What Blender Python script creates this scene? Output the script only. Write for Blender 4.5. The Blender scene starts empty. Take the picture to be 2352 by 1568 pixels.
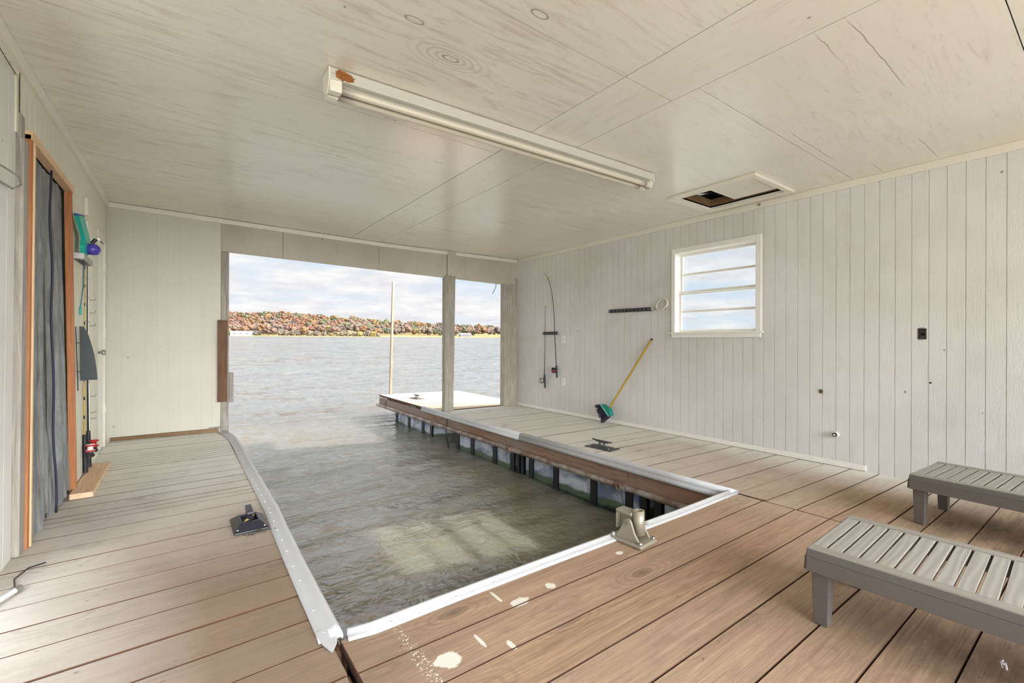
import bpy, bmesh, math, random
import numpy as np
from mathutils import Vector, Matrix, noise
random.seed(7)
scene = bpy.context.scene
COL = scene.collection
PI = math.pi

# ------------------------------------------------------------------ measured room
XL, XR = -0.62, 4.74            # side walls
YN = -2.3                       # near end of the building
CEIL = 2.515
CAM = Vector((0, 0, 1.10))
YAW, ROLL, FPX = math.radians(36.3), math.radians(0.2), 1045.0

def yfw(x): return 6.54 - 0.0457 * (x + 0.62)          # room face of the far wall (slightly out of square)
def zc(x, y):                                         # ceiling rises a little towards the far left corner
    return CEIL + 0.08 * min(1, max(0, (2.5 - x) / 3.1)) * min(1, max(0, (y - 2.8) / 3.7))
def zlake(x, y): return -0.577 + 0.0037 * x + 0.0112 * y   # the float sits a touch out of level

def _tab(t, y):
    if y <= t[0][0]: return t[0][1]
    for (a, va), (b, vb) in zip(t, t[1:]):
        if y <= b: return va + (vb - va) * (y - a) / (b - a)
    return t[-1][1]
_WB = [(1, -.055), (3.33, -.042), (3.5, -.036), (4.46, .020), (4.8, .016), (6.54, .003)]   # the left wall bows: offsets at its foot
_WT = [(1, -.030), (3.43, -.026), (4.46, -.012), (6.54, .002)]                  # and at its head
def lw(p):
    k = min(1, max(0, p[2] / 2.2))
    return (p[0] + _tab(_WB, p[1]) * (1 - k) + _tab(_WT, p[1]) * k, p[1], p[2])
_F = Vector((math.sin(YAW), math.cos(YAW), 0)); _R0 = Vector((math.cos(YAW), -math.sin(YAW), 0)); _U0 = Vector((0, 0, 1))
_R = _R0 * math.cos(ROLL) + _U0 * math.sin(ROLL); _U = -_R0 * math.sin(ROLL) + _U0 * math.cos(ROLL)
def bearing(u, v, t):                                  # a landscape point at distance t along the view axis
    return CAM + (_F + _R * ((u - 1176) / FPX) - _U * ((v - 784) / FPX)) * t

# ------------------------------------------------------------------ object helpers
ORG = {}
def tag(o, label=None, cat=None, group=None, kind=None):
    if label: o['label'] = label
    if cat: o['category'] = cat
    if group: o['group'] = group
    if kind: o['kind'] = kind
    return o
def empty(name, loc, label=None, cat=None, group=None, kind=None):
    o = bpy.data.objects.new(name, None); COL.objects.link(o)
    o.location = loc; o.empty_display_size = 0.05
    ORG[o] = Vector(loc)
    return tag(o, label, cat, group, kind)

class MB:
    def __init__(s): s.v = []; s.f = []; s.m = []; s.sm = []
    def add(s, vs, fs, mi=0, smooth=False, M=None):
        b = len(s.v)
        for p in vs:
            p = Vector(p)
            s.v.append(M @ p if M is not None else p)
        for f in fs:
            s.f.append([b + i for i in f]); s.m.append(mi); s.sm.append(smooth)
        return s
    def box(s, x0, x1, y0, y1, z0, z1, mi=0, M=None):
        return s.hexa([(x0, y0, z0), (x1, y0, z0), (x1, y1, z0), (x0, y1, z0), (x0, y0, z1), (x1, y0, z1), (x1, y1, z1), (x0, y1, z1)], mi, M)
    def hexa(s, p, mi=0, M=None):
        return s.add(p, [(0, 3, 2, 1), (4, 5, 6, 7), (0, 1, 5, 4), (1, 2, 6, 5), (2, 3, 7, 6), (3, 0, 4, 7)], mi, False, M)
    def cyl(s, a, b, r0, r1=None, n=16, mi=0, caps=True, smooth=True, M=None):
        a = Vector(a); b = Vector(b); r1 = r0 if r1 is None else r1
        d = (b - a).normalized(); t = Vector((0, 0, 1)) if abs(d.z) < .9 else Vector((1, 0, 0))
        e = d.cross(t).normalized(); g = d.cross(e)
        vs = []
        for c, r in ((a, r0), (b, r1)):
            for i in range(n):
                w = 2 * PI * i / n; vs.append(c + e * (r * math.cos(w)) + g * (r * math.sin(w)))
        fs = [(i, n + i, n + (i + 1) % n, (i + 1) % n) for i in range(n)]
        s.add(vs, fs, mi, smooth, M)
        if caps: s.add(vs, [tuple(range(n)), tuple(reversed(range(n, 2 * n)))], mi, False, M)
        return s
    def ring(s, a, b, ro, ri, n=20, mi=0):                # a tube with wall thickness
        a = Vector(a); b = Vector(b); d = (b - a).normalized(); t = Vector((0, 0, 1)) if abs(d.z) < .9 else Vector((1, 0, 0))
        e = d.cross(t).normalized(); g = d.cross(e); vs = []
        for c, r in ((a, ro), (b, ro), (b, ri), (a, ri)):
            for i in range(n):
                w = 2 * PI * i / n; vs.append(c + e * (r * math.cos(w)) + g * (r * math.sin(w)))
        fs = []
        for k in range(4):
            for i in range(n):
                fs.append((k * n + i, ((k + 1) % 4) * n + i, ((k + 1) % 4) * n + (i + 1) % n, k * n + (i + 1) % n))
        return s.add(vs, fs, mi, True)
    def tube(s, pts, r, n=10, mi=0, closed=False, rs=None):
        pts = [Vector(p) for p in pts]; N = len(pts); vs = []; e = None
        for i, p in enumerate(pts):
            a = pts[(i - 1) % N] if (closed or i > 0) else p; b = pts[(i + 1) % N] if (closed or i < N - 1) else p
            d = (b - a).normalized()
            if e is None:
                t = Vector((0, 0, 1)) if abs(d.z) < .9 else Vector((1, 0, 0)); e = d.cross(t).normalized()
            e = (e - d * e.dot(d)).normalized(); g = d.cross(e); rr = rs[i] if rs else r
            for k in range(n):
                w = 2 * PI * k / n; vs.append(p + e * (rr * math.cos(w)) + g * (rr * math.sin(w)))
        fs = []
        for i in range(N if closed else N - 1):
            j = (i + 1) % N
            for k in range(n): fs.append((i * n + k, i * n + (k + 1) % n, j * n + (k + 1) % n, j * n + k))
        if not closed: fs += [tuple(reversed(range(n))), tuple((N - 1) * n + k for k in range(n))]
        return s.add(vs, fs, mi, True)
    def prism(s, poly, axis, a, b, mi=0, M=None, smooth=False):   # polygon in the two other axes, extruded along axis
        def P(q, h):
            return (h, q[0], q[1]) if axis == 0 else (q[0], h, q[1]) if axis == 1 else (q[0], q[1], h)
        n = len(poly); vs = [P(q, a) for q in poly] + [P(q, b) for q in poly]
        s.add(vs, [(i, (i + 1) % n, n + (i + 1) % n, n + i) for i in range(n)], mi, smooth, M)
        return s.add(vs, [tuple(reversed(range(n))), tuple(range(n, 2 * n))], mi, False, M)
    def sweep(s, prof, path, mi=0):                        # closed profile (offset, z) swept along a plan path, mitred
        path = [Vector(p) for p in path]; n = len(prof); vs = []
        for i, p in enumerate(path):
            a = path[max(0, i - 1)]; b = path[min(len(path) - 1, i + 1)]
            d = (b - a); d.z = 0; d.normalize(); nn = Vector((d.y, -d.x, 0))
            for q in prof: vs.append(p + nn * q[0] + Vector((0, 0, q[1])))
        fs = []
        for i in range(len(path) - 1):
            for k in range(n): fs.append((i * n + k, i * n + (k + 1) % n, (i + 1) * n + (k + 1) % n, (i + 1) * n + k))
        fs += [tuple(range(n)), tuple(reversed(range((len(path) - 1) * n, len(path) * n)))]
        return s.add(vs, fs, mi, True)
    def lathe(s, prof, M=None, n=20, mi=0):                # (r, z) about local z
        vs = []
        for r, z in prof:
            for i in range(n):
                w = 2 * PI * i / n; vs.append((r * math.cos(w), r * math.sin(w), z))
        fs = [(j * n + i, j * n + (i + 1) % n, (j + 1) * n + (i + 1) % n, (j + 1) * n + i) for j in range(len(prof) - 1) for i in range(n)]
        fs += [tuple(reversed(range(n))), tuple((len(prof) - 1) * n + i for i in range(n))]
        return s.add(vs, fs, mi, True, M)
    def build(s, name, mats, parent=None, bevel=0, label=None, cat=None, group=None, kind=None, warp=None, fix=True):
        if warp: s.v = [Vector(warp(p)) for p in s.v]
        if parent is not None: org = ORG[parent]
        else:
            xs = [p.x for p in s.v]; ys = [p.y for p in s.v]; zs = [p.z for p in s.v]
            org = Vector(((min(xs) + max(xs)) / 2, (min(ys) + max(ys)) / 2, min(zs)))
        me = bpy.data.meshes.new(name)
        me.from_pydata([tuple(p - org) for p in s.v], [], s.f)
        if not isinstance(mats, (list, tuple)): mats = [mats]
        for m in mats: me.materials.append(m)
        me.polygons.foreach_set('material_index', s.m); me.polygons.foreach_set('use_smooth', s.sm)
        if fix:
            bm = bmesh.new(); bm.from_mesh(me); bmesh.ops.recalc_face_normals(bm, faces=bm.faces); bm.to_mesh(me); bm.free()
        me.update()
        o = bpy.data.objects.new(name, me); COL.objects.link(o)
        ORG[o] = org
        if parent is not None: o.parent = parent
        else: o.location = org
        if bevel:
            b = o.modifiers.new('b', 'BEVEL'); b.width = bevel; b.segments = 2; b.limit_method = 'ANGLE'; b.angle_limit = math.radians(40)
        return tag(o, label, cat, group, kind)

# ------------------------------------------------------------------ material helpers
def sc(c):   # display colour to linear
    return tuple((x / 12.92 if x <= .04045 else ((x + .055) / 1.055) ** 2.4) for x in [v / 255 for v in c]) + (1,)
class NT:
    def __init__(s, name, rough=.6, spec=.5, metal=0):
        s.m = bpy.data.materials.new(name); s.m.use_nodes = True; s.t = s.m.node_tree
        s.b = s.t.nodes['Principled BSDF']; s.out = s.t.nodes['Material Output']
        s.b.inputs['Roughness'].default_value = rough; s.b.inputs['Specular IOR Level'].default_value = spec
        s.b.inputs['Metallic'].default_value = metal
    def n(s, ty, props=None, **inp):
        nd = s.t.nodes.new(ty)
        for k, v in (props or {}).items(): setattr(nd, k, v)
        for k, v in inp.items():
            k2 = int(k[1:]) if k[0] == 'i' and k[1:].isdigit() else k.replace('_', ' ')
            s.set(nd.inputs[k2], v)
        return nd
    def set(s, sock, v):
        if hasattr(v, 'links') or hasattr(v, 'is_output'): s.t.links.new(v, sock)
        elif isinstance(v, bpy.types.Node): s.t.links.new(v.outputs[0], sock)
        else: sock.default_value = v
    def pos(s): return s.n('ShaderNodeNewGeometry').outputs['Position']
    def obj(s): return s.n('ShaderNodeTexCoord').outputs['Object']
    def mapv(s, v, scale=(1, 1, 1), loc=(0, 0, 0), rot=(0, 0, 0)):
        return s.n('ShaderNodeMapping', Vector=v, Scale=scale, Location=loc, Rotation=rot).outputs[0]
    def noise(s, v, scale=5, detail=4, rough=.55, dist=0.0):
        return s.n('ShaderNodeTexNoise', Vector=v, Scale=scale, Detail=detail, Roughness=rough, Distortion=dist).outputs['Fac']
    def math(s, op, a, b=0.0, clamp=False):
        return s.n('ShaderNodeMath', {'operation': op, 'use_clamp': clamp}, i0=a, i1=b).outputs[0]
    def ramp(s, f, a, b, lo=0.0, hi=1.0):
        return s.n('ShaderNodeMapRange', {'clamp': True}, Value=f, i1=a, i2=b, i3=lo, i4=hi).outputs[0]
    def mix(s, f, a, b, mode='MIX'):
        nd = s.t.nodes.new('ShaderNodeMix'); nd.data_type = 'RGBA'; nd.blend_type = mode
        s.set(nd.inputs[0], f); s.set(nd.inputs[6], a); s.set(nd.inputs[7], b)
        return nd.outputs[2]
    def col(s, v): s.set(s.b.inputs['Base Color'], v); return s
    def bump(s, h, strength=.3, dist=.01, normal=None):
        nd = s.n('ShaderNodeBump', Height=h, Strength=strength, Distance=dist)
        if normal is not None: s.set(nd.inputs['Normal'], normal)
        s.set(s.b.inputs['Normal'], nd.outputs[0]); return nd.outputs[0]
    def xyz(s, v):
        nd = s.n('ShaderNodeSeparateXYZ', Vector=v); return nd.outputs
    def ell(s, v, c, r):      # 0 at the centre, 1 at the rim of an ellipse at world c with radii r (large z radius)
        d = s.n('ShaderNodeVectorMath', {'operation': 'SUBTRACT'}, i0=v, i1=c).outputs[0]
        d = s.n('ShaderNodeVectorMath', {'operation': 'DIVIDE'}, i0=d, i1=r).outputs[0]
        return s.n('ShaderNodeVectorMath', {'operation': 'LENGTH'}, i0=d).outputs['Value']

def plain(name, c, rough=.6, metal=0, spec=.5, var=.08, scale=20, bump=0.0):
    t = NT(name, rough, spec, metal); p = t.obj(); f = t.noise(p, scale, 4)
    a = tuple(max(0, x * (1 - var)) for x in sc(c)[:3]) + (1,); b = tuple(min(1, x * (1 + var)) for x in sc(c)[:3]) + (1,)
    t.col(t.mix(f, a, b))
    if bump: t.bump(f, bump, .003)
    return t.m

def deck_mat(name, outer=False):
    t = NT(name, .78, .25); P = t.pos(); r = t.n('ShaderNodeNewGeometry').outputs['Random Per Island']
    off = t.n('ShaderNodeCombineXYZ', X=t.math('MULTIPLY', r, 37.), Y=t.math('MULTIPLY', r, 91.), Z=t.math('MULTIPLY', r, 13.)).outputs[0]
    Q = t.n('ShaderNodeVectorMath', {'operation': 'ADD'}, i0=P, i1=off).outputs[0]
    g = t.mapv(Q, (.9, 14, 14))
    grain = t.noise(g, 2.2, 9, .62, 1.6)
    fine = t.noise(t.mapv(Q, (3, 90, 90)), 2.0, 3, .6, .3)
    # cathedral rings
    w = t.n('ShaderNodeTexWave', {'wave_type': 'BANDS', 'bands_direction': 'Y'}, Vector=t.mapv(Q, (.35, 5, 5)), Scale=3.5, Distortion=9.0, Detail=3.0).outputs['Fac']
    w['Detail Scale'] if False else None
    x, y, z = t.xyz(P)[0:3]
    big = t.noise(P, .9, 3, .6)
    base = t.mix(t.ramp(grain, .3, .7), sc((132, 106, 82)), sc((186, 154, 124)))
    base = t.mix(t.math('MULTIPLY', t.ramp(w, .0, .35, 1, 0), .22), base, sc((128, 98, 72)))
    base = t.mix(t.math('MULTIPLY', r, .45), base, sc((166, 146, 126)))
    base = t.mix(t.math('MULTIPLY', t.ramp(big, .45, .7), .6), base, sc((170, 144, 118)))
    # greyed boards down the left side and by the water
    lg = t.ramp(x, .9, .35); base = t.mix(t.math('MULTIPLY', lg, .62), base, sc((112, 98, 84)))
    # old overspray and dust along walls; daylight brightening painted in towards the far end
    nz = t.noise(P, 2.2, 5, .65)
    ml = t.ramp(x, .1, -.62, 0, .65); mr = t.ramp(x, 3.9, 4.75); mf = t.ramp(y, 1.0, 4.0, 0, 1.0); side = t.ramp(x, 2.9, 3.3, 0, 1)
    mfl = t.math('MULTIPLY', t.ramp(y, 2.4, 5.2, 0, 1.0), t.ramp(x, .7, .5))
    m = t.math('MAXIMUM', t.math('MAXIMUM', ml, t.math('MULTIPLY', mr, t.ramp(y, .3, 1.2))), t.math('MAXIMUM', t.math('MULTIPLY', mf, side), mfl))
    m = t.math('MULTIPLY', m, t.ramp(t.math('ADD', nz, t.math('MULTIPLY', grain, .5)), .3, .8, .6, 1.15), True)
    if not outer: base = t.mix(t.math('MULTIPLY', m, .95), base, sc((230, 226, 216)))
    else: base = t.mix(.55, base, sc((226, 208, 184)))  # sunlit paleness of the landing mixed into the board colour
    # dark wet-looking wear near the loungers
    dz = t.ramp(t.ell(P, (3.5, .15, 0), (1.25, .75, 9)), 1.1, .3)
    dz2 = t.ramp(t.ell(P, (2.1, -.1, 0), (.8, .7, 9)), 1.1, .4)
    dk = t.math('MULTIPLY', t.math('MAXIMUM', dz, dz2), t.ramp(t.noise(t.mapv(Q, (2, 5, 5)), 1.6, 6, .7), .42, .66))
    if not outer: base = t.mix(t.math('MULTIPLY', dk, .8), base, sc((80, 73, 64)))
    # knots
    vo = t.n('ShaderNodeTexVoronoi', {'feature': 'F1'}, Vector=t.mapv(Q, (1.3, 3.4, 3.4)), Scale=1.0, Randomness=1.0).outputs['Distance']
    kr = t.math('SINE', t.math('MULTIPLY', vo, 95.0))
    base = t.mix(t.math('MULTIPLY', t.math('MULTIPLY', t.ramp(kr, .2, .8), t.ramp(vo, .34, .1)), .35), base, sc((112, 88, 66)))
    base = t.mix(t.math('MULTIPLY', t.ramp(vo, .10, .04), .6), base, sc((100, 84, 70)))
    dirt = t.math('MULTIPLY', t.ramp(t.noise(t.mapv(P, (2.2, 4, 4)), 1.4, 6, .72), .54, .74), .45)
    base = t.mix(t.math('MULTIPLY', dirt, t.math('SUBTRACT', 1.0, t.math('MULTIPLY', m, .8))), base, sc((112, 98, 84)))
    # flecks
    vf = t.n('ShaderNodeTexVoronoi', {'feature': 'F1'}, Vector=t.mapv(P, (7, 13, 13)), Scale=1.6, Randomness=1.0).outputs['Distance']
    base = t.mix(t.math('MULTIPLY', t.ramp(vf, .10, .06), t.ramp(t.noise(P, 5, 2), .5, .56, 0, .6)), base, sc((66, 52, 42)))
    base = t.mix(t.math('MULTIPLY', t.ramp(fine, .35, .2), .35), base, sc((110, 90, 70)))
    if not outer:
        jn = t.math('MULTIPLY', t.math('SUBTRACT', t.noise(P, 28, 4, .7), .5), 1.3)
        for c, rr in (((.755, 1.395), (.05, .045)), ((1.17, 1.53), (.05, .03)), ((1.36, 1.55), (.028, .026)), ((.98, 1.33), (.012, .03)), ((.90, 1.41), (.008, .05)), ((1.86, 1.58), (.025, .018)), ((1.11, 1.62), (.008, .05)), ((3.62, 3.22), (.05, .035)), ((.31, 3.02), (.03, .02))):
            e = t.math('ADD', t.ell(P, (c[0], c[1], 0), (rr[0], rr[1], 9)), jn)
            base = t.mix(t.ramp(e, 1.0, .85, 0, .9), base, sc((226, 220, 206)))
        e = t.ell(t.mapv(P, (1, 1, 1), (0, 0, 0), (0, 0, 0)), (.68, 1.45, 0), (.03, .3, 9))
        sp = t.math('MULTIPLY', t.ramp(e, 1, .6), t.ramp(t.noise(P, 90, 3, .7), .56, .6))
        base = t.mix(sp, base, sc((226, 220, 206)))
    t.col(base)
    t.bump(t.math('ADD', grain, t.math('MULTIPLY', fine, .5)), .35, .004)
    return t.m

def painted_wall(name, c=(223, 223, 219), c2=(205, 203, 196), emboss=.6, vert=True, rough=.55, dirt=.25):
    t = NT(name, rough, .35); P = t.pos()
    e = t.noise(t.mapv(P, (30, 30, 5) if vert else (6, 30, 30)), 2.6, 5, .6, 1.3)
    big = t.noise(P, .8, 4, .6)
    b = t.mix(t.ramp(big, .35, .7), sc(c), sc(c2))
    sp = t.n('ShaderNodeTexVoronoi', {'feature': 'F1'}, Vector=t.mapv(P, (2.6, 2.6, 2.0)), Scale=1.7, Randomness=1.0).outputs['Distance']
    b = t.mix(t.math('MULTIPLY', t.ramp(sp, .045, .02), .75), b, sc((92, 82, 66)))
    dr = t.noise(t.mapv(P, (9, 9, 1.0)), 1.2, 6, .7)
    b = t.mix(t.math('MULTIPLY', t.ramp(dr, .58, .8), dirt), b, sc((150, 138, 116)))
    t.col(b); t.bump(e, emboss, .004)
    return t.m

def ceiling_mat(name, axis=0):
    t = NT(name, .34, .4); P = t.pos()
    s1 = (1.1, 9, 9) if axis == 0 else (9, 1.1, 9); s2 = (3.4, 34, 34) if axis == 0 else (34, 3.4, 34)
    g1 = t.noise(t.mapv(P, s1), 1.5, 8, .65, 1.8); g2 = t.noise(t.mapv(P, s2), 1.6, 5, .7, 1.2)
    big = t.noise(P, .75, 3, .55)
    b = t.mix(t.ramp(big, .35, .65), sc((233, 230, 217)), sc((224, 220, 204)))
    worn = t.math('MULTIPLY', t.ramp(g1, .5, .68), t.ramp(t.noise(P, .6, 2, .5), .42, .62))
    b = t.mix(t.math('MULTIPLY', worn, .5), b, sc((180, 168, 148)))
    b = t.mix(t.math('MULTIPLY', t.math('MULTIPLY', t.ramp(g2, .5, .74), t.ramp(g1, .46, .64)), .5), b, sc((158, 147, 126)))
    sp = t.n('ShaderNodeTexVoronoi', {'feature': 'F1'}, Vector=t.mapv(P, (2.4, 2.4, 2.4)), Scale=1.5, Randomness=1.0).outputs['Distance']
    b = t.mix(t.math('MULTIPLY', t.ramp(sp, .035, .02), .7), b, sc((104, 88, 66)))
    if axis == 0:
        for (cx, cy, rx, ry) in ((1.098, 2.023, .045, .02), (.837, 1.874, .044, .019), (1.258, 1.518, .045, .02), (1.09, 2.80, .035, .012), (1.02, 3.62, .035, .012), (1.66, 3.26, .03, .01)):
            e = t.ell(P, (cx, cy, CEIL), (rx, ry, 9))
            b = t.mix(t.math('MULTIPLY', t.math('MULTIPLY', t.ramp(e, .72, .92), t.ramp(e, 1.18, 1.0)), .6), b, sc((84, 72, 54)))
            if cx == 1.098:
                rg = t.math('SINE', t.math('MULTIPLY', t.math('POWER', e, .8), 9.0))
                b = t.mix(t.math('MULTIPLY', t.math('MULTIPLY', t.ramp(rg, .2, .7), t.ramp(e, 6.5, 1.3)), .4), b, sc((150, 130, 104)))
    if axis == 0:
        sx_ = t.xyz(t.mapv(P)); yw = t.math('ADD', sx_[1], t.math('MULTIPLY', t.math('SUBTRACT', t.noise(P, 3, 4), .5), .05))
        for (yy_, xa, xb) in ((.737, 2.34, 3.3), (.862, 2.34, 2.7), (1.36, 3.3, 4.15), (.872, 4.15, 4.75), (1.22, 4.4, 4.75), (4.62, -.2, .35)):
            ln = t.math('MULTIPLY', t.ramp(t.math('ABSOLUTE', t.math('SUBTRACT', yw, yy_)), .0035, .0015), t.math('MULTIPLY', t.ramp(sx_[0], xa - .02, xa + .1), t.ramp(sx_[0], xb + .02, xb - .2)))
            b = t.mix(t.math('MULTIPLY', ln, .7), b, sc((120, 104, 82)))
    t.col(b)
    t.bump(t.math('ADD', g2, t.math('MULTIPLY', g1, .7)), .16, .004)
    t.set(t.b.inputs['Roughness'], t.ramp(g2, .3, .7, .4, .55)); t.b.inputs['Coat Weight'].default_value = 1.0; t.b.inputs['Coat IOR'].default_value = 1.8; t.b.inputs['Coat Roughness'].default_value = .22
    return t.m

def wood(name, a, b, axis=2, rough=.65, grey=0.0, s=1.0):
    t = NT(name, rough, .3); P = t.obj()
    sv = [26 * s, 26 * s, 26 * s]; sv[axis] = 1.6 * s
    g = t.noise(t.mapv(P, tuple(sv)), 1.5, 7, .62, 1.4)
    c = t.mix(t.ramp(g, .32, .68), sc(a), sc(b))
    if grey: c = t.mix(t.math('MULTIPLY', t.ramp(t.noise(P, 4, 4), .4, .62), grey), c, sc((150, 144, 134)))
    t.col(c); t.bump(g, .3, .003)
    return t.m

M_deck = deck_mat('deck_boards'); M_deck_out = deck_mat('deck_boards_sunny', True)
M_edge = plain('board_edge', (84, 56, 38), .9, var=.3, scale=8)
M_wall = painted_wall('embossed_wall')
M_panel = painted_wall('far_panel', (208, 206, 190), (198, 195, 178), .15, True, .5, .15)
M_wallF = painted_wall('smooth_panel', (222, 219, 200), (214, 210, 190), .15, True, .5, .15)
M_header = painted_wall('header_panel', (190, 185, 168), (170, 162, 144), .3, True, .6, .8)
M_rough = painted_wall('rough_panel', (226, 225, 218), (206, 205, 198), .3, False, .7, .5)
M_ceil = ceiling_mat('ceiling_plywood', 0); M_strip = ceiling_mat('ceiling_strip', 1)
M_trim = plain('white_trim', (226, 222, 206), .45, var=.05, scale=6, bump=.1)
M_trimW = plain('white_window_paint', (236, 234, 226), .4, var=.04, scale=8)
M_vinyl = plain('white_vinyl', (190, 190, 190), .32, var=.06, scale=9)
M_post = wood('weathered_painted_post', (138, 130, 116), (188, 182, 168), 2, .7, .5)
M_grey = wood('grey_jamb', (134, 127, 118), (180, 174, 164), 2, .75, .4)
M_orange = wood('orange_stained_wood', (156, 98, 58), (184, 124, 78), 2, .5)
M_tan = wood('tan_pine', (206, 168, 124), (232, 202, 162), 2, .55)
M_tanY = wood('tan_pine_long', (206, 168, 130), (232, 206, 172), 1, .6)
M_brown = wood('brown_board', (80, 52, 28), (120, 84, 50), 2, .6, .1)
M_brownX = wood('brown_sill', (104, 80, 52), (146, 116, 80), 0, .6, .1)
M_rim = None
M_black = plain('black_plastic', (28, 28, 32), .4, var=.2)
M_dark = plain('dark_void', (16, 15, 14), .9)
M_steel = plain('galvanised', (168, 166, 160), .4, .8, var=.15)
M_chrome = plain('chrome', (210, 210, 212), .2, 1.0, var=.03)

# ------------------------------------------------------------------ FLOOR
def board(mb, x0, x1, ya0, ya1, yb0, yb1, z=0.0, th=.038, c=.002, xb0=None, xb1=None):
    """board between lines: y ya0..ya1 at x0 and yb0..yb1 at x1 with chamfered top edges"""
    vs = [(x0, ya0, z - th), (x1, yb0, z - th), (x1, yb1, z - th), (x0, ya1, z - th),
          (x0, ya0, z - c), (x1, yb0, z - c), (x1, yb1, z - c), (x0, ya1, z - c),
          (x0 + c, ya0 + c, z), (x1 - c, yb0 + c, z), (x1 - c, yb1 - c, z), (x0 + c, ya1 - c, z)]
    b0 = len(mb.v)
    mb.add(vs, [(8, 9, 10, 11)])
    for f_ in [(0, 3, 2, 1), (0, 1, 5, 4), (1, 2, 6, 5), (2, 3, 7, 6), (3, 0, 4, 7), (4, 5, 9, 8), (5, 6, 10, 9), (6, 7, 11, 10), (7, 4, 8, 11)]:
        mb.f.append([b0 + q for q in f_]); mb.m.append(1); mb.sm.append(False)
fl = MB()
rnd = random.Random(3)
def gap(): return rnd.uniform(.0009, .0026)
# left walkway: board lines at the water edge / at the wall
LR = [-2.3, -2.1, -1.9, -1.7, -1.5, -1.3, -1.1, -.9, -.7, -.5, -.3, -.1, .1, .3, .51, .71, .92, 1.12, 1.32, 1.526, 1.722, 1.923, 2.129, 2.343, 2.541, 2.747, 2.972, 3.17, 3.372, 3.588, 3.78, 3.965, 4.148, 4.34, 4.54, 4.74, 4.94, 5.14, 5.335, 5.53, 5.73, 5.93, 6.13, 6.33, 6.53]
for i in range(len(LR) - 1):
    a, b = LR[i], LR[i + 1]; g = gap() * (1.6 if 1.9 < a < 2.2 else 1)
    s0 = -.045 if a > 1 else 0; dz = rnd.uniform(-.002, .001)
    x1 = .455 if b > 1.6 else .452
    if b > 6.4: b = 6.47
    if rnd.random() < .3 and 3 < a < 6: board(fl, -.74, x1, a + g + s0, (a + b) / 2 - g + s0, a + g, (a + b) / 2 - g, dz); board(fl, -.74, x1, (a + b) / 2 + g + s0, b - g + s0, (a + b) / 2 + g, b - g, dz)
    else: board(fl, -.74, x1, a + g + s0, b - g + s0, a + g, b - g, dz)
# near deck
NR = [1.722, 1.515, 1.310, 1.114, .918, .717, .527, .337, .14, -.06, -.26, -.46, -.66, -.86, -1.06, -1.26, -1.46, -1.66, -1.86, -2.06, -2.3]
for i in range(len(NR) - 1):
    b, a = NR[i], NR[i + 1]; g = gap() * 1.2
    board(fl, .484, 3.280, a + g, b - g, a + g, b - g, rnd.uniform(-.002, .0))
# right walkway
RR = [-2.3, -2.1, -1.9, -1.7, -1.5, -1.3, -1.1, -.9, -.7, -.5, -.3, -.06, .14, .339, .530, .727, .876, 1.112, 1.30, 1.50, 1.70, 1.905, 2.11, 2.33, 2.54, 2.735, 2.95, 3.16, 3.37, 3.585, 3.81, 4.05, 4.24, 4.43, 4.63, 4.83, 5.03, 5.23, 5.43, 5.63, 5.83, 6.03, 6.23, 6.40]
for i in range(len(RR) - 1):
    a, b = RR[i], RR[i + 1]; g = gap()
    x0 = 3.284 if b < 1.6 else 3.298 if b < 1.75 else 3.27
    sk = -.056; sa = -.014 if a < 1 else sk; sb = -.014 if b < 1 else sk
    if b > 6.35: board(fl, x0, 4.79, a + g, yfw(3.3) + .04, a + g + sk, yfw(4.7) + .06, 0)
    else: board(fl, x0, 4.79, a + g, b - g, a + g + sa, b - g + sb, rnd.uniform(-.002, .001))
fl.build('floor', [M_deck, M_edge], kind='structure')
# near-black slabs added under the boards, gap shade put in as colour
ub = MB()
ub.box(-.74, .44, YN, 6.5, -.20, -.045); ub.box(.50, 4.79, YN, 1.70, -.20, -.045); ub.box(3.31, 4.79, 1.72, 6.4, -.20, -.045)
ub.build('gap_shade', M_dark, kind='structure')
# outside landing
od = MB(); N = 13
e0 = lambda k: 6.42 + (8.93 - 6.42) * k / N; e1 = lambda k: 6.36 + (8.66 - 6.36) * k / N
for k in range(N):
    zz = .012 + .016 * k / N
    board(od, 3.262, 4.92, e0(k) + .003, e0(k + 1) - .003, e1(k) + .003, e1(k + 1) - .003, zz)
od.build('outer_deck', [M_deck_out, M_edge], label='sunlit pale board landing beyond the far wall opening', cat='deck')

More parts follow.
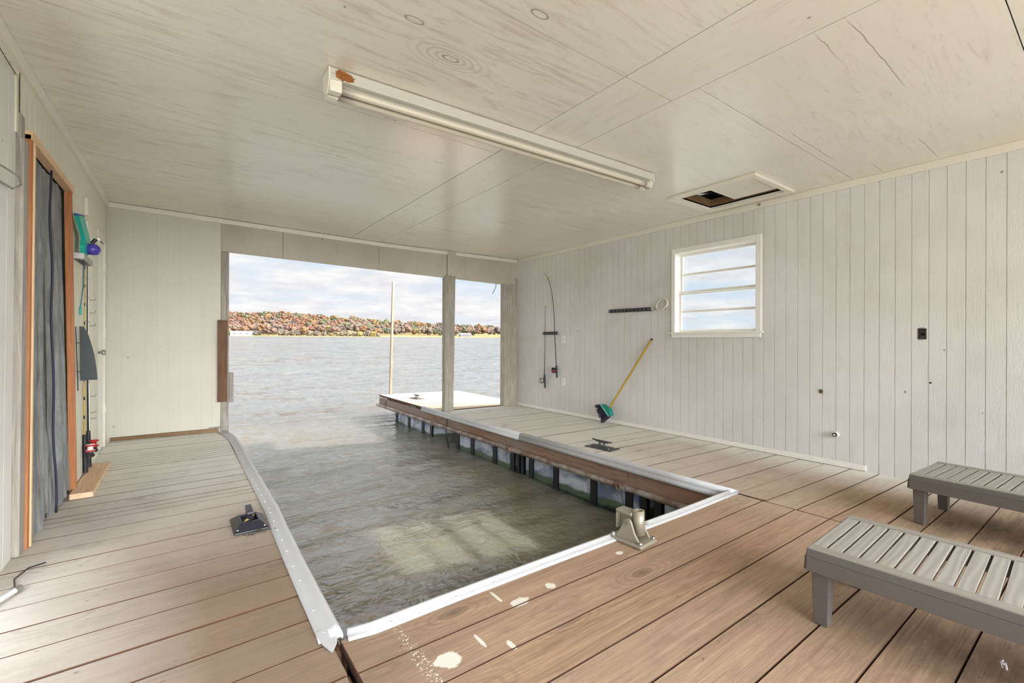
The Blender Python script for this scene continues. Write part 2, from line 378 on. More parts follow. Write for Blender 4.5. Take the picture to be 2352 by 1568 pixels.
# ------------------------------------------------------------------ WALLS
def grooved(mb, y0, y1, z0, z1, x, pitch, phase, holes=(), gw=.007, gd=.005, sgn=1, swap=False):
    """vertical-groove sheet in the plane x, room side towards -sgn"""
    cols = []
    k = math.floor((y0 - phase) / pitch)
    prof = [(y0, 0)]
    while True:
        yc = phase + k * pitch; k += 1
        if yc > y1 - gw: break
        if yc < y0 + gw: continue
        prof += [(yc - gw / 2, 0), (yc - gw / 4, gd), (yc + gw / 4, gd), (yc + gw / 2, 0)]
    prof.append((y1, 0))
    for h in holes:
        for e in (h[0], h[1]): prof.append((e, 0))
    prof = sorted(set(prof))
    zs = sorted(set([z0, z1] + [h[2] for h in holes] + [h[3] for h in holes]))
    for i in range(len(prof) - 1):
        for j in range(len(zs) - 1):
            ym = (prof[i][0] + prof[i + 1][0]) / 2; zm = (zs[j] + zs[j + 1]) / 2
            if any(h[0] < ym < h[1] and h[2] < zm < h[3] for h in holes): continue
            a, b = prof[i], prof[i + 1]
            P = [(x + sgn * a[1], a[0], zs[j]), (x + sgn * b[1], b[0], zs[j]), (x + sgn * b[1], b[0], zs[j + 1]), (x + sgn * a[1], a[0], zs[j + 1])]
            if swap: P = [(q[1], q[0], q[2]) for q in P]
            mb.add(P, [(0, 1, 2, 3) if sgn < 0 else (3, 2, 1, 0)])

WY0, WY1, WZ0, WZ1 = 2.255, 3.19, 1.215, 2.142
w = MB()
grooved(w, YN, yfw(XR), -.02, 2.53, XR, .1039, 2.188, holes=[(WY0, WY1, WZ0, WZ1), (.952, 1.008, 1.128, 1.216), (1.662, 1.698, .636, .672)])
def slabs(mb, x0, x1, y0, y1, z0, z1, h):      # outer skin with a window hole
    mb.box(x0, x1, y0, h[0], z0, z1); mb.box(x0, x1, h[1], y1, z0, z1); mb.box(x0, x1, h[0], h[1], z0, h[2]); mb.box(x0, x1, h[0], h[1], h[3], z1)
slabs(w, XR + .10, XR + .13, YN, yfw(XR) + .1, -.25, 2.62, (WY0, WY1, WZ0, WZ1))
w.build('wall_right', M_wall, kind='structure', fix=False)

# left wall: flat siding with faint grooves, door openings at 3.44-4.46 and 5.86-6.28
w = MB()
grooved(w, 3.332, yfw(XL), -.02, 2.60, XL, .1039, 3.30, holes=[(3.44, 4.47, -.02, 2.16), (5.87, 6.27, 0, 2.09)], gw=.005, gd=.003, sgn=-1)
w.box(XL - .16, XL - .13, 4.47, 6.6, -.1, 2.65); w.box(XL - .16, XL - .13, 2.75, 3.40, -.1, 2.65); w.box(XL - .16, XL - .13, 3.40, 4.47, 2.18, 2.65)
w.box(XL - .03, XL - .006, 3.30, 3.44, 2.14, 2.6)
w.build('wall_left', M_wallF, kind='structure', fix=False, warp=lw)
w = MB()
grooved(w, 2.75, 3.328, -.02, 2.42, XL - .012, .2, 3.0, gw=.004, gd=.003, sgn=-1)  # siding stops here; unseen wall nearer left open for fill light
w.box(XL - .12, XL - .017, 2.75, 3.327, -.02, 2.42); w.box(XL - .014, XL - .009, 2.75, 3.27, 1.10, 1.145)
w.build('wall_leftside', M_rough, kind='structure', fix=False, warp=lw)
w = MB()
grooved(w, 2.75, 3.34, 2.42, 2.60, XL - .004, .1039, 3.0, gw=.004, gd=.003, sgn=-1)
w.box(XL - .09, XL - .010, 2.75, 3.34, 2.42, 2.6)
w.build('wall_leftupper', M_wallF, kind='structure', fix=False, warp=lw)

# far wall, laid out along x with the slight skew
def fw(p): return (p[0], yfw(p[0]) - p[1], p[2])       # p[1] = distance into the room
w = MB()
prof_holes = []
grooved(w, XL, .417, -.02, 2.60, 0, .1039, -.5, gw=.003, gd=.0012, sgn=-1, swap=True)
w.box(XL, .47, -.10, -.07, -.2, 2.66)
w.build('wall_far', M_panel, kind='structure', warp=fw, fix=False)
w = MB()
hz = lambda x: 2.172 - .027 * (x - .5)                 # underside of the header sags slightly
for a, b in ((.419, 1.084), (1.089, 2.322), (2.327, 3.392), (3.544, 4.76)):
    w.hexa([(a, 0, hz(a) - (.0 if a < 3.5 else -.01)), (b, 0, hz(b) - (.0 if a < 3.5 else -.01)), (b, -.02, hz(b)), (a, -.02, hz(a)), (a, 0, 2.6), (b, 0, 2.6), (b, -.02, 2.6), (a, -.02, 2.6)])
w.hexa([(.419, -.021, hz(.4) + .012), (4.78, -.021, hz(4.78) + .012), (4.78, -.11, hz(4.78) + .012), (.419, -.11, hz(.4) + .012), (.419, -.021, 2.66), (4.78, -.021, 2.66), (4.78, -.11, 2.66), (.419, -.11, 2.66)])
w.build('wall_farheader', M_header, kind='structure', warp=fw)
# jamb trim on the left of the big opening
w = MB(); w.box(.419, .478, -.006, .016, .0, 2.165); w.box(.478, .499, -.115, .012, -.02, 2.168); w.box(.40, .50, -.11, -.008, -.2, .0)
w.build('trim_2', M_grey, kind='structure', warp=fw, bevel=.002)
# near end wall, unseen: strip above a wide opening made to admit fill light
w = MB(); w.box(XL - .15, XR + .13, YN - .1, YN, 2.3, 2.66); w.box(XR - .25, XR + .13, YN - .1, YN, -.2, 2.3); w.box(XL - .15, XL, YN - .1, YN, -.2, 2.3)
w.build('wall_near', M_wallF, kind='structure')

# support post and right jamb
p = MB(); p.hexa([(3.352, .03, .0), (3.505, .03, .0), (3.505, -.065, .0), (3.352, -.065, .0), (3.352, .03, 2.125), (3.532, .03, 2.12), (3.532, -.065, 2.12), (3.352, -.065, 2.125)])
p.build('support_post', M_post, bevel=.006, warp=fw, label='weathered painted timber post standing between the two far openings', cat='post')
p = MB(); p.box(3.396, 3.541, .0, .028, 2.125, 2.50)
p.build('trim_3', M_header, kind='structure', warp=fw, bevel=.003)
p = MB(); p.box(4.45, 4.69, -.09, .03, .0, 2.075); p.box(4.69, 4.738, -.06, .005, 0, 2.2)
p.build('trim_4', M_post, kind='structure', warp=fw, bevel=.004)

# crown trims
t_ = MB()
for i in range(12):
    y0 = YN + (yfw(XL) - YN) * i / 12; y1 = YN + (yfw(XL) - YN) * (i + 1) / 12; a = zc(XL, y0); b = zc(XL, y1); x0 = XL - .03
    t_.hexa([(x0, y0, a - .075), (XL + .018, y0, a - .075), (XL + .018, y1, b - .075), (x0, y1, b - .075), (x0, y0, a + .01), (XL + .018, y0, a - .002), (XL + .018, y1, b - .002), (x0, y1, b + .01)])
t_.build('trim_5', M_trim, kind='structure', warp=lw)
t_ = MB()
for i in range(16):
    x0 = XL + .018 + (XR - XL - .036) * i / 16; x1 = XL + .018 + (XR - XL - .036) * (i + 1) / 16; y = 6.4
    a = zc(x0, y) - .006; b = zc(x1, y) - .006
    t_.hexa([(x0, 0, a - .052), (x1, 0, b - .052), (x1, .018, b - .052), (x0, .018, a - .052), (x0, 0, a), (x1, 0, b), (x1, .018, b), (x0, .018, a)])
t_.build('trim_6', M_trim, kind='structure', warp=fw)
t_ = MB(); t_.box(XR - .019, XR, YN, 6.27, CEIL - .062, CEIL); t_.build('trim_7', M_trim, kind='structure', bevel=.004)
t_ = MB(); t_.box(XR - .017, XR, 1.335, 6.28, .004, .052)
t_.build('baseboard_right', M_trimW, kind='structure', bevel=.004)

# ------------------------------------------------------------------ CEILING
HX0, HX1, HY0, HY1 = 3.925, 4.515, 1.895, 2.625
c_ = MB(); cs_ = MB()
def sheet(mb, x0, x1, y0, y1, dz=0.0, hole=None):
    g = .0022
    xs = [x0 + g]; 
    while xs[-1] + .45 < x1 - g: xs.append(xs[-1] + .4)
    xs.append(x1 - g); ys = [y0 + g]
    while ys[-1] + .45 < y1 - g: ys.append(ys[-1] + .4)
    ys.append(y1 - g)
    if hole: xs = sorted(set([q for q in xs if not (hole[0] - .05 < q < hole[1] + .05)] + [hole[0], hole[1]] + [x1 - g])); ys = sorted(set([q for q in ys if not (hole[2] - .05 < q < hole[3] + .05) or q in (ys[0], ys[-1])] + [hole[2], hole[3]]))
    for i in range(len(xs) - 1):
        for j in range(len(ys) - 1):
            if hole and hole[0] < (xs[i] + xs[i + 1]) / 2 < hole[1] and hole[2] < (ys[j] + ys[j + 1]) / 2 < hole[3]: continue
            q = [(xs[i], ys[j]), (xs[i + 1], ys[j]), (xs[i + 1], ys[j + 1]), (xs[i], ys[j + 1])]
            mb.add([(a, b, zc(a, b) + dz) for a, b in q] + [(a, b, zc(a, b) + dz + .012) for a, b in q], [(3, 2, 1, 0), (4, 5, 6, 7), (0, 1, 5, 4), (1, 2, 6, 5), (2, 3, 7, 6), (3, 0, 4, 7)])
L0 = XL - .15
for a, b in ((YN, -.87), (-.87, .37), (.37, 1.605), (1.605, 2.83), (2.83, 4.12), (4.12, 5.38), (5.38, 6.62)): sheet(c_, L0, 1.922, a, b)
for a, b in ((YN, -.1), (-.1, .37), (1.4, 1.65), (2.96, 4.3), (4.3, 5.6), (5.6, 6.55)): pass
sheet(c_, 2.335, XR + .1, YN, -.9); sheet(c_, 2.335, XR + .1, -.9, .31); sheet(c_, 2.335, XR + .1, .31, 1.43)
sheet(c_, 2.335, XR + .1, 1.43, 2.925, 0, (HX0, HX1, HY0, HY1)); sheet(c_, 2.335, XR + .1, 2.925, 4.2); sheet(c_, 2.335, XR + .1, 4.2, 6.5)
c_.build('ceiling', M_ceil, kind='structure')
for a, b in ((YN, .2), (.2, 1.602), (1.602, 4.45), (4.45, 6.58)): sheet(cs_, 1.924, 2.333, a, b, -.001)
cs_.build('trim_8', M_strip, kind='structure')
rf = MB()
rf.box(L0 - .3, XR + .16, YN - .25, HY0 - .1, 2.62, 2.66); rf.box(L0 - .3, XR + .16, HY1 + .39, 6.9, 2.68, 2.72); rf.box(L0 - .3, HX0 - .1, HY1 + .1, HY1 + .39, 2.62, 2.66); rf.box(L0 - .3, HX0 - .1, HY0 - .1, HY1 + .1, 2.62, 2.66)
rf.box(HX0 - .1, XR + .16, HY0 - .1, HY1 + .4, 3.05, 3.09); rf.box(HX0 - .12, HX0 - .1, HY0 - .1, HY1 + .4, 2.66, 3.05); rf.box(XR + .14, XR + .16, HY0 - .1, HY1 + .4, 2.62, 3.05)
rf.box(HX0 - .1, XR + .16, HY0 - .12, HY0 - .1, 2.62, 3.05); rf.box(HX0 - .1, XR + .16, HY1 + .38, HY1 + .40, 2.66, 3.05)
rf.box(XR + .13, XR + .46, YN - .25, 6.9, 2.56, 2.60)    # eave over the window side
rf.build('roof_deck', M_dark, kind='structure')

# attic hatch
h = empty('attic_hatch', (4.22, 2.26, 2.47), 'white framed ceiling hatch near the right wall with its panel slid half open', 'hatch')
f = MB()
ox0, ox1, oy0, oy1 = 3.86, 4.60, 1.85, 2.69
for (a, b, c, d) in ((ox0, HX0, oy0, oy1), (HX1, ox1, oy0, oy1), (HX0, HX1, oy0, HY0), (HX0, HX1, HY1, oy1)): f.box(a, b, c, d, 2.487, 2.514)
f.build('hatch_frame', M_trim, h, .002)
f = MB()
for (a, b, c, d) in ((HX0 - .02, HX0, HY0 - .02, HY1 + .02), (HX1, HX1 + .02, HY0 - .02, HY1 + .02), (HX0, HX1, HY0 - .02, HY0), (HX0, HX1, HY1, HY1 + .02)): f.box(a, b, c, d, 2.515, 2.60)
f.build('hatch_lining', M_brownX, h)
f = MB(); f.box(HX0 + .002, HX1 - .065, 1.897, 2.335, 2.519, 2.533); f.build('hatch_panel', M_trim, h)
d = MB(); d.tube([(4.44, 2.86, 2.69), (4.55, 2.76, 2.70), (4.70, 2.66, 2.73), (4.84, 2.62, 2.76)], .045, 16); 
d.build('air_duct', plain('foil', (190, 194, 200), .25, .9, var=.2, scale=30), label='silver foil duct up in the dark hatch opening', cat='duct')

# ------------------------------------------------------------------ WINDOW (right wall)
wn = empty('window_1', (XR, 2.72, 1.15), kind='structure')
f = MB(); X0 = XR - .020
f.box(X0, XR, 2.205, WY0 + .004, 1.20, 2.195); f.box(X0, XR, WY1 - .004, 3.235, 1.20, 2.195); f.box(X0, XR, WY0 + .004, WY1 - .004, WZ1 - .002, 2.195)
f.box(X0 + .001, XR, 2.212, 3.235, 1.152, 1.198)
f.build('window_frame', M_trimW, wn, .003)
f = MB(); f.box(XR - .034, XR + .10, 2.185, 3.262, 1.196, 1.216); f.build('window_sill', M_trimW, wn, .004)
f = MB(); xo = XR + .125; t1 = .016
f.box(XR, xo, WY0 - .003, WY0 + .003, WZ0, WZ1); f.box(XR, xo, WY1 - .003, WY1 + .003, WZ0, WZ1); f.box(XR, xo, WY0, WY1, WZ1 - .004, WZ1 + .004); f.box(XR + .09, xo, WY0, WY1, WZ0 - .02, WZ0 + .002)
f.build('window_jamb', M_trimW, wn)
xg = XR + .105
def sash(z0, z1, xx):
    f = MB(); w1 = .026
    f.box(xx, xx + .02, WY0 + .004, WY0 + w1, z0, z1); f.box(xx, xx + .02, WY1 - w1, WY1 - .004, z0, z1)
    f.box(xx, xx + .02, WY0 + w1, WY1 - w1, z0, z0 + w1); f.box(xx, xx + .02, WY0 + w1, WY1 - w1, z1 - w1, z1)
    zm = (z0 + z1) / 2; f.box(xx + .003, xx + .017, WY0 + w1, WY1 - w1, zm - .013, zm + .013)
    s = f.build('window_sash', M_trimW, wn, .002)
    for a, b in ((z0 + w1, zm - .011), (zm + .011, z1 - w1)):
        g = MB(); g.box(xx + .009, xx + .012, WY0 + w1, WY1 - w1, a, b); g.build('window_pane', M_glass, s)
g_ = NT('window_glass', .02, .5); g_.b.inputs['Transmission Weight'].default_value = 1; g_.b.inputs['IOR'].default_value = 1.45
tr = g_.n('ShaderNodeBsdfTransparent', Color=(.96, .98, .99, 1)); gl = g_.n('ShaderNodeBsdfGlossy', Roughness=.03)
fr = g_.n('ShaderNodeFresnel', IOR=1.35); mx = g_.n('ShaderNodeMixShader', i0=fr.outputs[0], i1=tr.outputs[0], i2=gl.outputs[0]); g_.t.links.new(mx.outputs[0], g_.out.inputs[0])
M_glass = g_.m
sash(1.655, WZ1 - .004, xg + .0); sash(WZ0 + .002, 1.70, xg - .024)

# ------------------------------------------------------------------ DOORS (left wall)
d1 = empty('door_1', (XL, 3.95, 0), kind='structure')
f = MB(); f.box(XL - .10, XL + .016, 3.335, 3.418, -.0, 2.125); f.build('door_casing', M_grey, d1, .003, label='greyish white casing board', warp=lw)
f = MB(); f.box(XL - .05, XL + .004, 3.335, 3.40, 2.125, 2.25); f.build('casing_stub', M_grey, d1, .002, warp=lw)
f = MB(); f.box(XL - .02, XL + .024, 3.425, 3.462, 0.0, 2.178); f.build('door_post', M_orange, d1, .002, label='orange stained door post', warp=lw)
f = MB(); f.box(XL - .02, XL + .030, 3.464, 3.484, 0.0, 2.150); f.build('door_stop', M_tan, d1, .002, warp=lw)
f = MB(); f.box(XL - .02, XL + .028, 3.425, 4.500, 2.152, 2.198); f.build('door_head', M_tan, d1, .002, warp=lw)
f = MB(); f.box(XL - .02, XL + .020, 4.462, 4.492, .0, 2.152); f.build('door_post', M_orange, d1, .002, label='orange stained door post', warp=lw)
# mesh curtain in the doorway
def curtain(y0, y1, seed):
    mb = MB(); ny, nz = 46, 50; rr = random.Random(seed); ph = [rr.uniform(0, 6) for _ in range(6)]
    vs = []
    for j in range(nz + 1):
        z = .03 + (2.15 - .03) * j / nz; k = 1 - j / nz
        for i in range(ny + 1):
            s = i / ny; y = y0 + (y1 - y0) * s + .012 * math.sin(9 * s + ph[0] + 2 * k)
            off = .012 * math.sin(14 * s + ph[1] + 3 * k * math.sin(ph[2])) + .010 * math.sin(31 * s + ph[3] + 4 * k) + .012 * noise.noise(Vector((s * 6, k * 4, seed)))
            off *= .3 + .5 * k
            vs.append((XL - .030 + off + .035 * k * k * math.sin(PI * s), y, z + (.03 * math.sin(5 * s + ph[4]) if j == 0 else 0)))
    fs = [(j * (ny + 1) + i, j * (ny + 1) + i + 1, (j + 1) * (ny + 1) + i + 1, (j + 1) * (ny + 1) + i) for j in range(nz) for i in range(ny)]
    mb.add(vs, fs, 0, True); return mb
cm = NT('screen_fabric', .75, .2); P = cm.pos()
cf = cm.noise(cm.mapv(P, (4, 4, 1.4)), 2.5, 5, .6, .8)
cm.col(cm.mix(cm.ramp(cf, .35, .65), sc((120, 122, 122)), sc((156, 157, 156)))); vr = cm.n('ShaderNodeTexVoronoi', {'feature': 'DISTANCE_TO_EDGE'}, Vector=cm.mapv(P, (5, 5, 2.2)), Scale=1.3, Randomness=1.0).outputs['Distance']; cm.bump(cm.math('ADD', cm.ramp(vr, 0, .12, 0, .5), cf), .7, .02)
tr = cm.n('ShaderNodeBsdfTransparent', Color=(1, 1, 1, 1)); mx = cm.n('ShaderNodeMixShader', i0=.84, i1=tr.outputs[0], i2=cm.b.outputs[0]); cm.t.links.new(mx.outputs[0], cm.out.inputs[0])
M_screen = cm.m
cu = empty('screen_curtain', (XL, 3.95, 0.03), 'dark grey mesh screen curtain hanging in the left doorway', 'curtain')
curtain(3.486, 3.985, 1).build('curtain_panel', M_screen, cu, warp=lw); curtain(3.975, 4.462, 5).build('curtain_panel', M_screen, cu, warp=lw)
f = MB(); pts = [(XL - .002 + .004 * math.sin(j * .5) + .02 * (1 - j / 40) ** 2, 3.98 + .003 * math.sin(j * .7), .02 + 2.13 * j / 40) for j in range(41)]
f.tube(pts, .006, 8); f.build('closing_strip', plain('navy_binding', (34, 36, 58), .6), cu, label='navy closing strip down the middle', warp=lw)
# dim store room behind the curtain
f = MB(); f.box(XL - 1.5, XL - 1.45, 3.0, 5.2, -.1, 2.4); f.box(XL - 1.5, XL - .16, 5.15, 5.2, -.1, 2.4); f.box(XL - 1.5, XL - .16, 3.0, 3.05, -.1, 2.4); f.box(XL - 1.5, XL - .1, 3.0, 5.2, -.12, -.06); f.box(XL - 1.5, XL - .16, 3.0, 5.2, 2.4, 2.42)
f.build('wall_storeroom', M_rough, kind='structure')
# second, plain door next to the far corner
d2 = empty('door_2', (XL, 6.07, 0), kind='structure')
f = MB(); f.box(XL - .03, XL - .004, 5.875, 6.262, .012, 2.08); f.build('door_panel', M_trimW, d2, .003, warp=lw)
f = MB(); f.box(XL - .04, XL + .012, 6.272, 6.345, 0, 2.12); f.box(XL, XL + .012, 5.80, 6.272, 2.09, 2.15); f.build('door_casing', M_trim, d2, .002, warp=lw)
for z in (.36, 1.13, 1.80):
    f = MB(); f.box(XL - .004, XL + .016, 6.245, 6.285, z, z + .085); f.cyl((XL + .014, 6.266, z - .004), (XL + .014, 6.266, z + .089), .007, n=10); f.build('hinge', M_trim, d2, warp=lw)
f = MB(); f.lathe([(.011, 0), (.011, .02), (.026, .03), (.028, .045), (.018, .055)], Matrix.Translation((XL - .004, 5.92, .98)) @ Matrix.Rotation(PI / 2, 4, 'Y')); f.build('door_knob', M_steel, d2, warp=lw)

# ------------------------------------------------------------------ FAR WALL BOARDS
f = MB(); f.box(.383, .482, .017, .055, .365, 1.345); f.build('brown_board', M_brown, bevel=.003, warp=fw, label='brown stained plank fixed upright on the left edge of the far opening', cat='board')
f = MB(); f.box(.503, .553, -.07, -.03, .345, .71); f.build('grey_block', M_grey, bevel=.003, warp=fw, label='short grey timber block on the outer side of the left opening jamb', cat='board')
f = MB(); f.hexa([(-.585, .0, .004), (.395, .0, .012), (.395, .035, .004), (-.585, .035, .004), (-.585, .0, .045), (.395, .0, .05), (.395, .035, .05), (-.585, .035, .04)]); f.build('sill_board', M_brownX, bevel=.002, warp=fw, label='thin brown timber strip lying along the foot of the far left wall panel', cat='board')
f = MB(); f.box(.30, .49, .0, .03, .052, .066); f.build('trim_9', M_grey, kind='structure', warp=fw)
f = MB(); f.tube([(4.33, yfw(4.33) + .05, 2.09), (4.335, yfw(4.33) + .05, 2.03), (4.31, yfw(4.33) + .06, 1.97), (4.28, yfw(4.33) + .07, 1.91)], .005, 8); f.build('cable_end', M_black, label='short black cable hanging from the header of the narrow opening', cat='cable')

# ------------------------------------------------------------------ DOCK EDGING
rdn = random.Random(5)
prof = [(.072, .001), (.072, .006), (.05, .010), (.022, .013), (.012, .020), (-.002, .022), (-.012, .014), (-.014, .0), (-.012, -.03), (-.007, -.03), (-.006, .0)]
def studs(par, path, off, z, step):
    for i in range(len(path) - 1):
        a = Vector(path[i]); b = Vector(path[i + 1]); d = b - a; L = d.length; d.normalize(); nn = Vector((d.y, -d.x, 0)); k = rdn.uniform(0, step)
        while k < L:
            c = a + d * k + nn * off; mb = MB(); mb.cyl(c + Vector((0, 0, z)), c + Vector((0, 0, z + .003)), .006, .004, 10); mb.build('rivet', M_vinyl, par); k += step
e = empty('dock_edging', (.47, 4.1, 0), 'white vinyl edging along the left side of the boat slip', 'dock edging')
# path runs so that the offset side (+) lies on the boards
pl = [(.486, 1.735, 0), (.489, 1.80, 0), (.493, 2.1, 0), (.500, 2.5, 0), (.510, 2.9, 0), (.524, 3.3, 0), (.525, 3.8, 0), (.525, 4.4, 0), (.527, 5.0, 0), (.530, 5.5, 0), (.525, 5.95, 0), (.505, 6.2, 0), (.455, 6.44, 0)]
pl2 = [(x, y, z) for x, y, z in reversed(pl)]
f = MB(); f.sweep(prof, pl2)
tip = [(.421, 1.752), (.424, 1.745), (.470, 1.745), (.467, 1.716), (.440, 1.655)]
tip = [(.416, 1.80), (.470, 1.80), (.480, 1.74), (.467, 1.70), (.440, 1.655), (.422, 1.72)]
f.add([(a, b, .012) for a, b in tip] + [(a, b, .006) for a, b in tip], [(0, 1, 2, 3, 4, 5), (11, 10, 9, 8, 7, 6)] + [(i, 6 + i, 6 + (i + 1) % 6, (i + 1) % 6) for i in range(6)])
f.build('edging_strip', M_vinyl, e)
studs(e, pl2, .045, .010, .16)
e = empty('dock_edging', (1.9, 1.72, 0), 'white vinyl edging along the near end of the boat slip', 'dock edging')
pn = [(.515, 1.742, 0), (.60, 1.728, 0), (1.0, 1.735, 0), (1.5, 1.735, 0), (2.0, 1.732, 0), (2.6, 1.728, 0), (3.0, 1.735, 0), (3.30, 1.742, 0)]
f = MB(); f.sweep([(a * .72, b) for a, b in prof], pn); f.build('edging_strip', M_vinyl, e)
studs(e, pn, .032, .010, .29)
e = empty('dock_edging', (3.27, 4.3, 0), 'broad rounded white vinyl edging along the right side of the boat slip', 'dock edging')
prB = [(.072, .001), (.072, .007), (.045, .016), (.02, .026), (-.004, .027), (-.022, .014), (-.026, -.004), (-.022, -.014), (-.030, -.024), (-.034, -.040), (-.028, -.056), (-.014, -.058), (-.012, -.02), (.0, .0)]
f = MB(); pr = [(3.262, 1.71, 0), (3.255, 2.3, 0), (3.25, 3.2, 0), (3.25, 4.245, 0)]; f.sweep([(a, b) for a, b in prB], [(x, y, z) for x, y, z in pr][::1] if False else pr)
f.build('edging_strip', M_vinyl, e)
f = MB(); f.sweep(prB, [(3.25, 4.25, 0), (3.245, 5.2, 0), (3.25, 6.2, .002), (3.262, 6.93, .004)]); f.build('edging_strip', M_vinyl, e)

# rim boards round the slip
rimm = NT('old_rim_timber', .75, .25); P = rimm.pos(); gy = rimm.noise(rimm.mapv(P, (30, 1.6, 30)), 1.4, 8, .65, 1.5); gb = rimm.noise(P, 1.3, 4, .6)
rc = rimm.mix(rimm.ramp(gy, .3, .7), sc((118, 88, 72)), sc((178, 146, 124))); rc = rimm.mix(rimm.math('MULTIPLY', rimm.ramp(gb, .42, .62), .7), rc, sc((148, 138, 130)))
yy = rimm.xyz(P)[1]; rc = rimm.mix(rimm.ramp(yy, 6.4, 7.4, 0, .75), rc, sc((140, 128, 118))); rc = rimm.mix(rimm.math('MULTIPLY', rimm.ramp(yy, 2.75, 2.3), .7), rc, sc((156, 116, 90)))
vk = rimm.n('ShaderNodeTexVoronoi', {'feature': 'F1'}, Vector=rimm.mapv(P, (1, 2.2, 8)), Scale=1.2, Randomness=1.0).outputs['Distance']; rc = rimm.mix(rimm.ramp(vk, .13, .07, 0, .8), rc, sc((48, 32, 26)))
rimm.col(rc); rimm.bump(gy, .4, .004); M_rim = rimm.m
f = MB()
for a, b, x in ((1.76, 2.675, 3.262), (2.68, 4.41, 3.258), (4.415, 6.4, 3.258), (6.405, 8.93, 3.262)): f.box(x, x + .038, a, b, -.195, -.036)
f.box(3.262, 4.9, 8.55, 8.58, -.19, -.03)
f.build('rim_board', M_rim, bevel=.003, label='long reddish brown timber rim under the right edging above the water', cat='timber beam')
f = MB(); f.box(.455, .49, 1.72, 6.45, -.2, -.036); f.box(.49, 3.26, 1.685, 1.72, -.2, -.036); f.box(.462, .482, -1.2, 1.6, -.2, -.06)
f.build('rim_board', M_rim, label='timber rim facing the water under the left and near edging', cat='timber beam')
# galvanised pipe with couplings
pm = NT('rusty_pipe', .55, .5, .35); P = pm.pos(); pf = pm.noise(P, 6, 5, .7); pm.col(pm.mix(pm.ramp(pf, .4, .6), sc((128, 104, 88)), sc((172, 164, 154)))); pm.bump(pf, .3, .004); M_pipe = pm.m
pp = empty('steel_pipe', (3.232, 5.3, -.2), 'long rusty galvanised pipe fixed along the rim board above the water', 'pipe')
def pipe_pt(y): return Vector((3.226, y, -.205 + .0045 * (y - 1.9)))
f = MB(); f.cyl(pipe_pt(1.78), pipe_pt(8.95), .028, n=18); f.build('pipe', M_pipe, pp)
for y in (2.72, 4.42, 6.45, 7.9):
    f = MB(); f.cyl(pipe_pt(y - .05), pipe_pt(y + .05), .038, n=18); f.ring(pipe_pt(y) + Vector((-.045, 0, .0)), pipe_pt(y) + Vector((-.02, 0, .0)), .034, .022); f.build('coupling', M_pipe, pp)

# floats
fm = NT('float_plastic', .45, .4); P = fm.pos(); z = fm.xyz(P)[2]; nn_ = fm.noise(fm.mapv(P, (1, 2.4, 3)), 1.6, 5, .6, .8)
fc = fm.mix(fm.ramp(nn_, .38, .6), sc((122, 134, 158)), sc((212, 216, 224)))
zz = fm.math('ADD', z, fm.math('MULTIPLY', fm.math('SUBTRACT', fm.noise(P, 2.2, 5, .6), .5), .16))
fc = fm.mix(fm.ramp(zz, -.405, -.43), fc, sc((92, 108, 84))); fc = fm.mix(fm.ramp(zz, -.47, -.51), fc, sc((26, 40, 40)))
fm.col(fc); fm.bump(nn_, .3, .01); M_float = fm.m
segs = [(.9, 2.36), (2.62, 4.28), (4.50, 5.92), (6.72, 8.35)]
labs = ['nearest of the grey plastic floats under the right walkway', 'blue-grey plastic dock float, second from the near end of the slip', 'blue-grey plastic dock float under the walkway beside the support post', 'farthest plastic dock float under the sunlit landing']
ribs = [[], [2.72, 3.16, 3.72, 4.15], [4.52, 4.91, 5.47, 5.88], [6.75, 7.07, 7.64, 8.2]]
for (a, b), lab, rb in zip(segs, labs, ribs):
    r = empty('dock_float', (3.9, (a + b) / 2, -.9), lab, 'dock float', 'floats under the right walkway')
    f = MB(); xf = 3.345
    f.box(xf, 4.75, a, b, -.95, -.205); 
    f.build('float_body', M_float, r, .02)
    for y in rb:
        k = MB(); k.hexa([(xf - .03, y - .036, -.9), (xf - .03, y + .036, -.9), (xf + .01, y + .036, -.9), (xf + .01, y - .036, -.9), (xf - .014, y - .042, -.2), (xf - .014, y + .042, -.2), (xf + .01, y + .042, -.2), (xf + .01, y - .042, -.2)]); k.build('rib', M_black, r)
k = empty('float_hanger', (3.36, 4.36, -.9), 'black hanger brackets between the two middle floats', 'bracket')
for y in (4.32, 4.40): f = MB(); f.box(3.33, 3.38, y - .02, y + .02, -.9, -.2); f.build('bracket_leg', M_black, k)
k = empty('float_hanger', (3.36, 2.49, -.9), 'black hanger brackets beside the nearest float', 'bracket')
for y in (2.41, 2.56): f = MB(); f.box(3.33, 3.38, y - .035, y + .035, -.9, -.2); f.build('bracket_leg', M_black, k)
f = MB(); f.box(-.7, .40, 1.5, 6.4, -.95, -.21); f.box(.55, 4.75, -1.8, .86, -.95, -.21); f.box(.55, 3.2, .9, 1.60, -.95, -.21)
f.build('floor_substructure', M_float, bevel=.02, kind='structure')
# black rope sling hanging by the rim
f = MB(); f.tube([(3.235, 6.02, -.02), (3.22, 6.02, -.15), (3.20, 6.0, -.30), (3.21, 5.93, -.42), (3.23, 5.86, -.35), (3.24, 5.80, -.22)], .008, 8)
f.tube([(3.20, 6.0, -.30), (3.21, 5.95, -.40), (3.21, 5.93, -.47)], .014, 8); f.build('rope_sling', M_black, label='thin black rope sling dangling from the pipe near the support post', cat='rope')

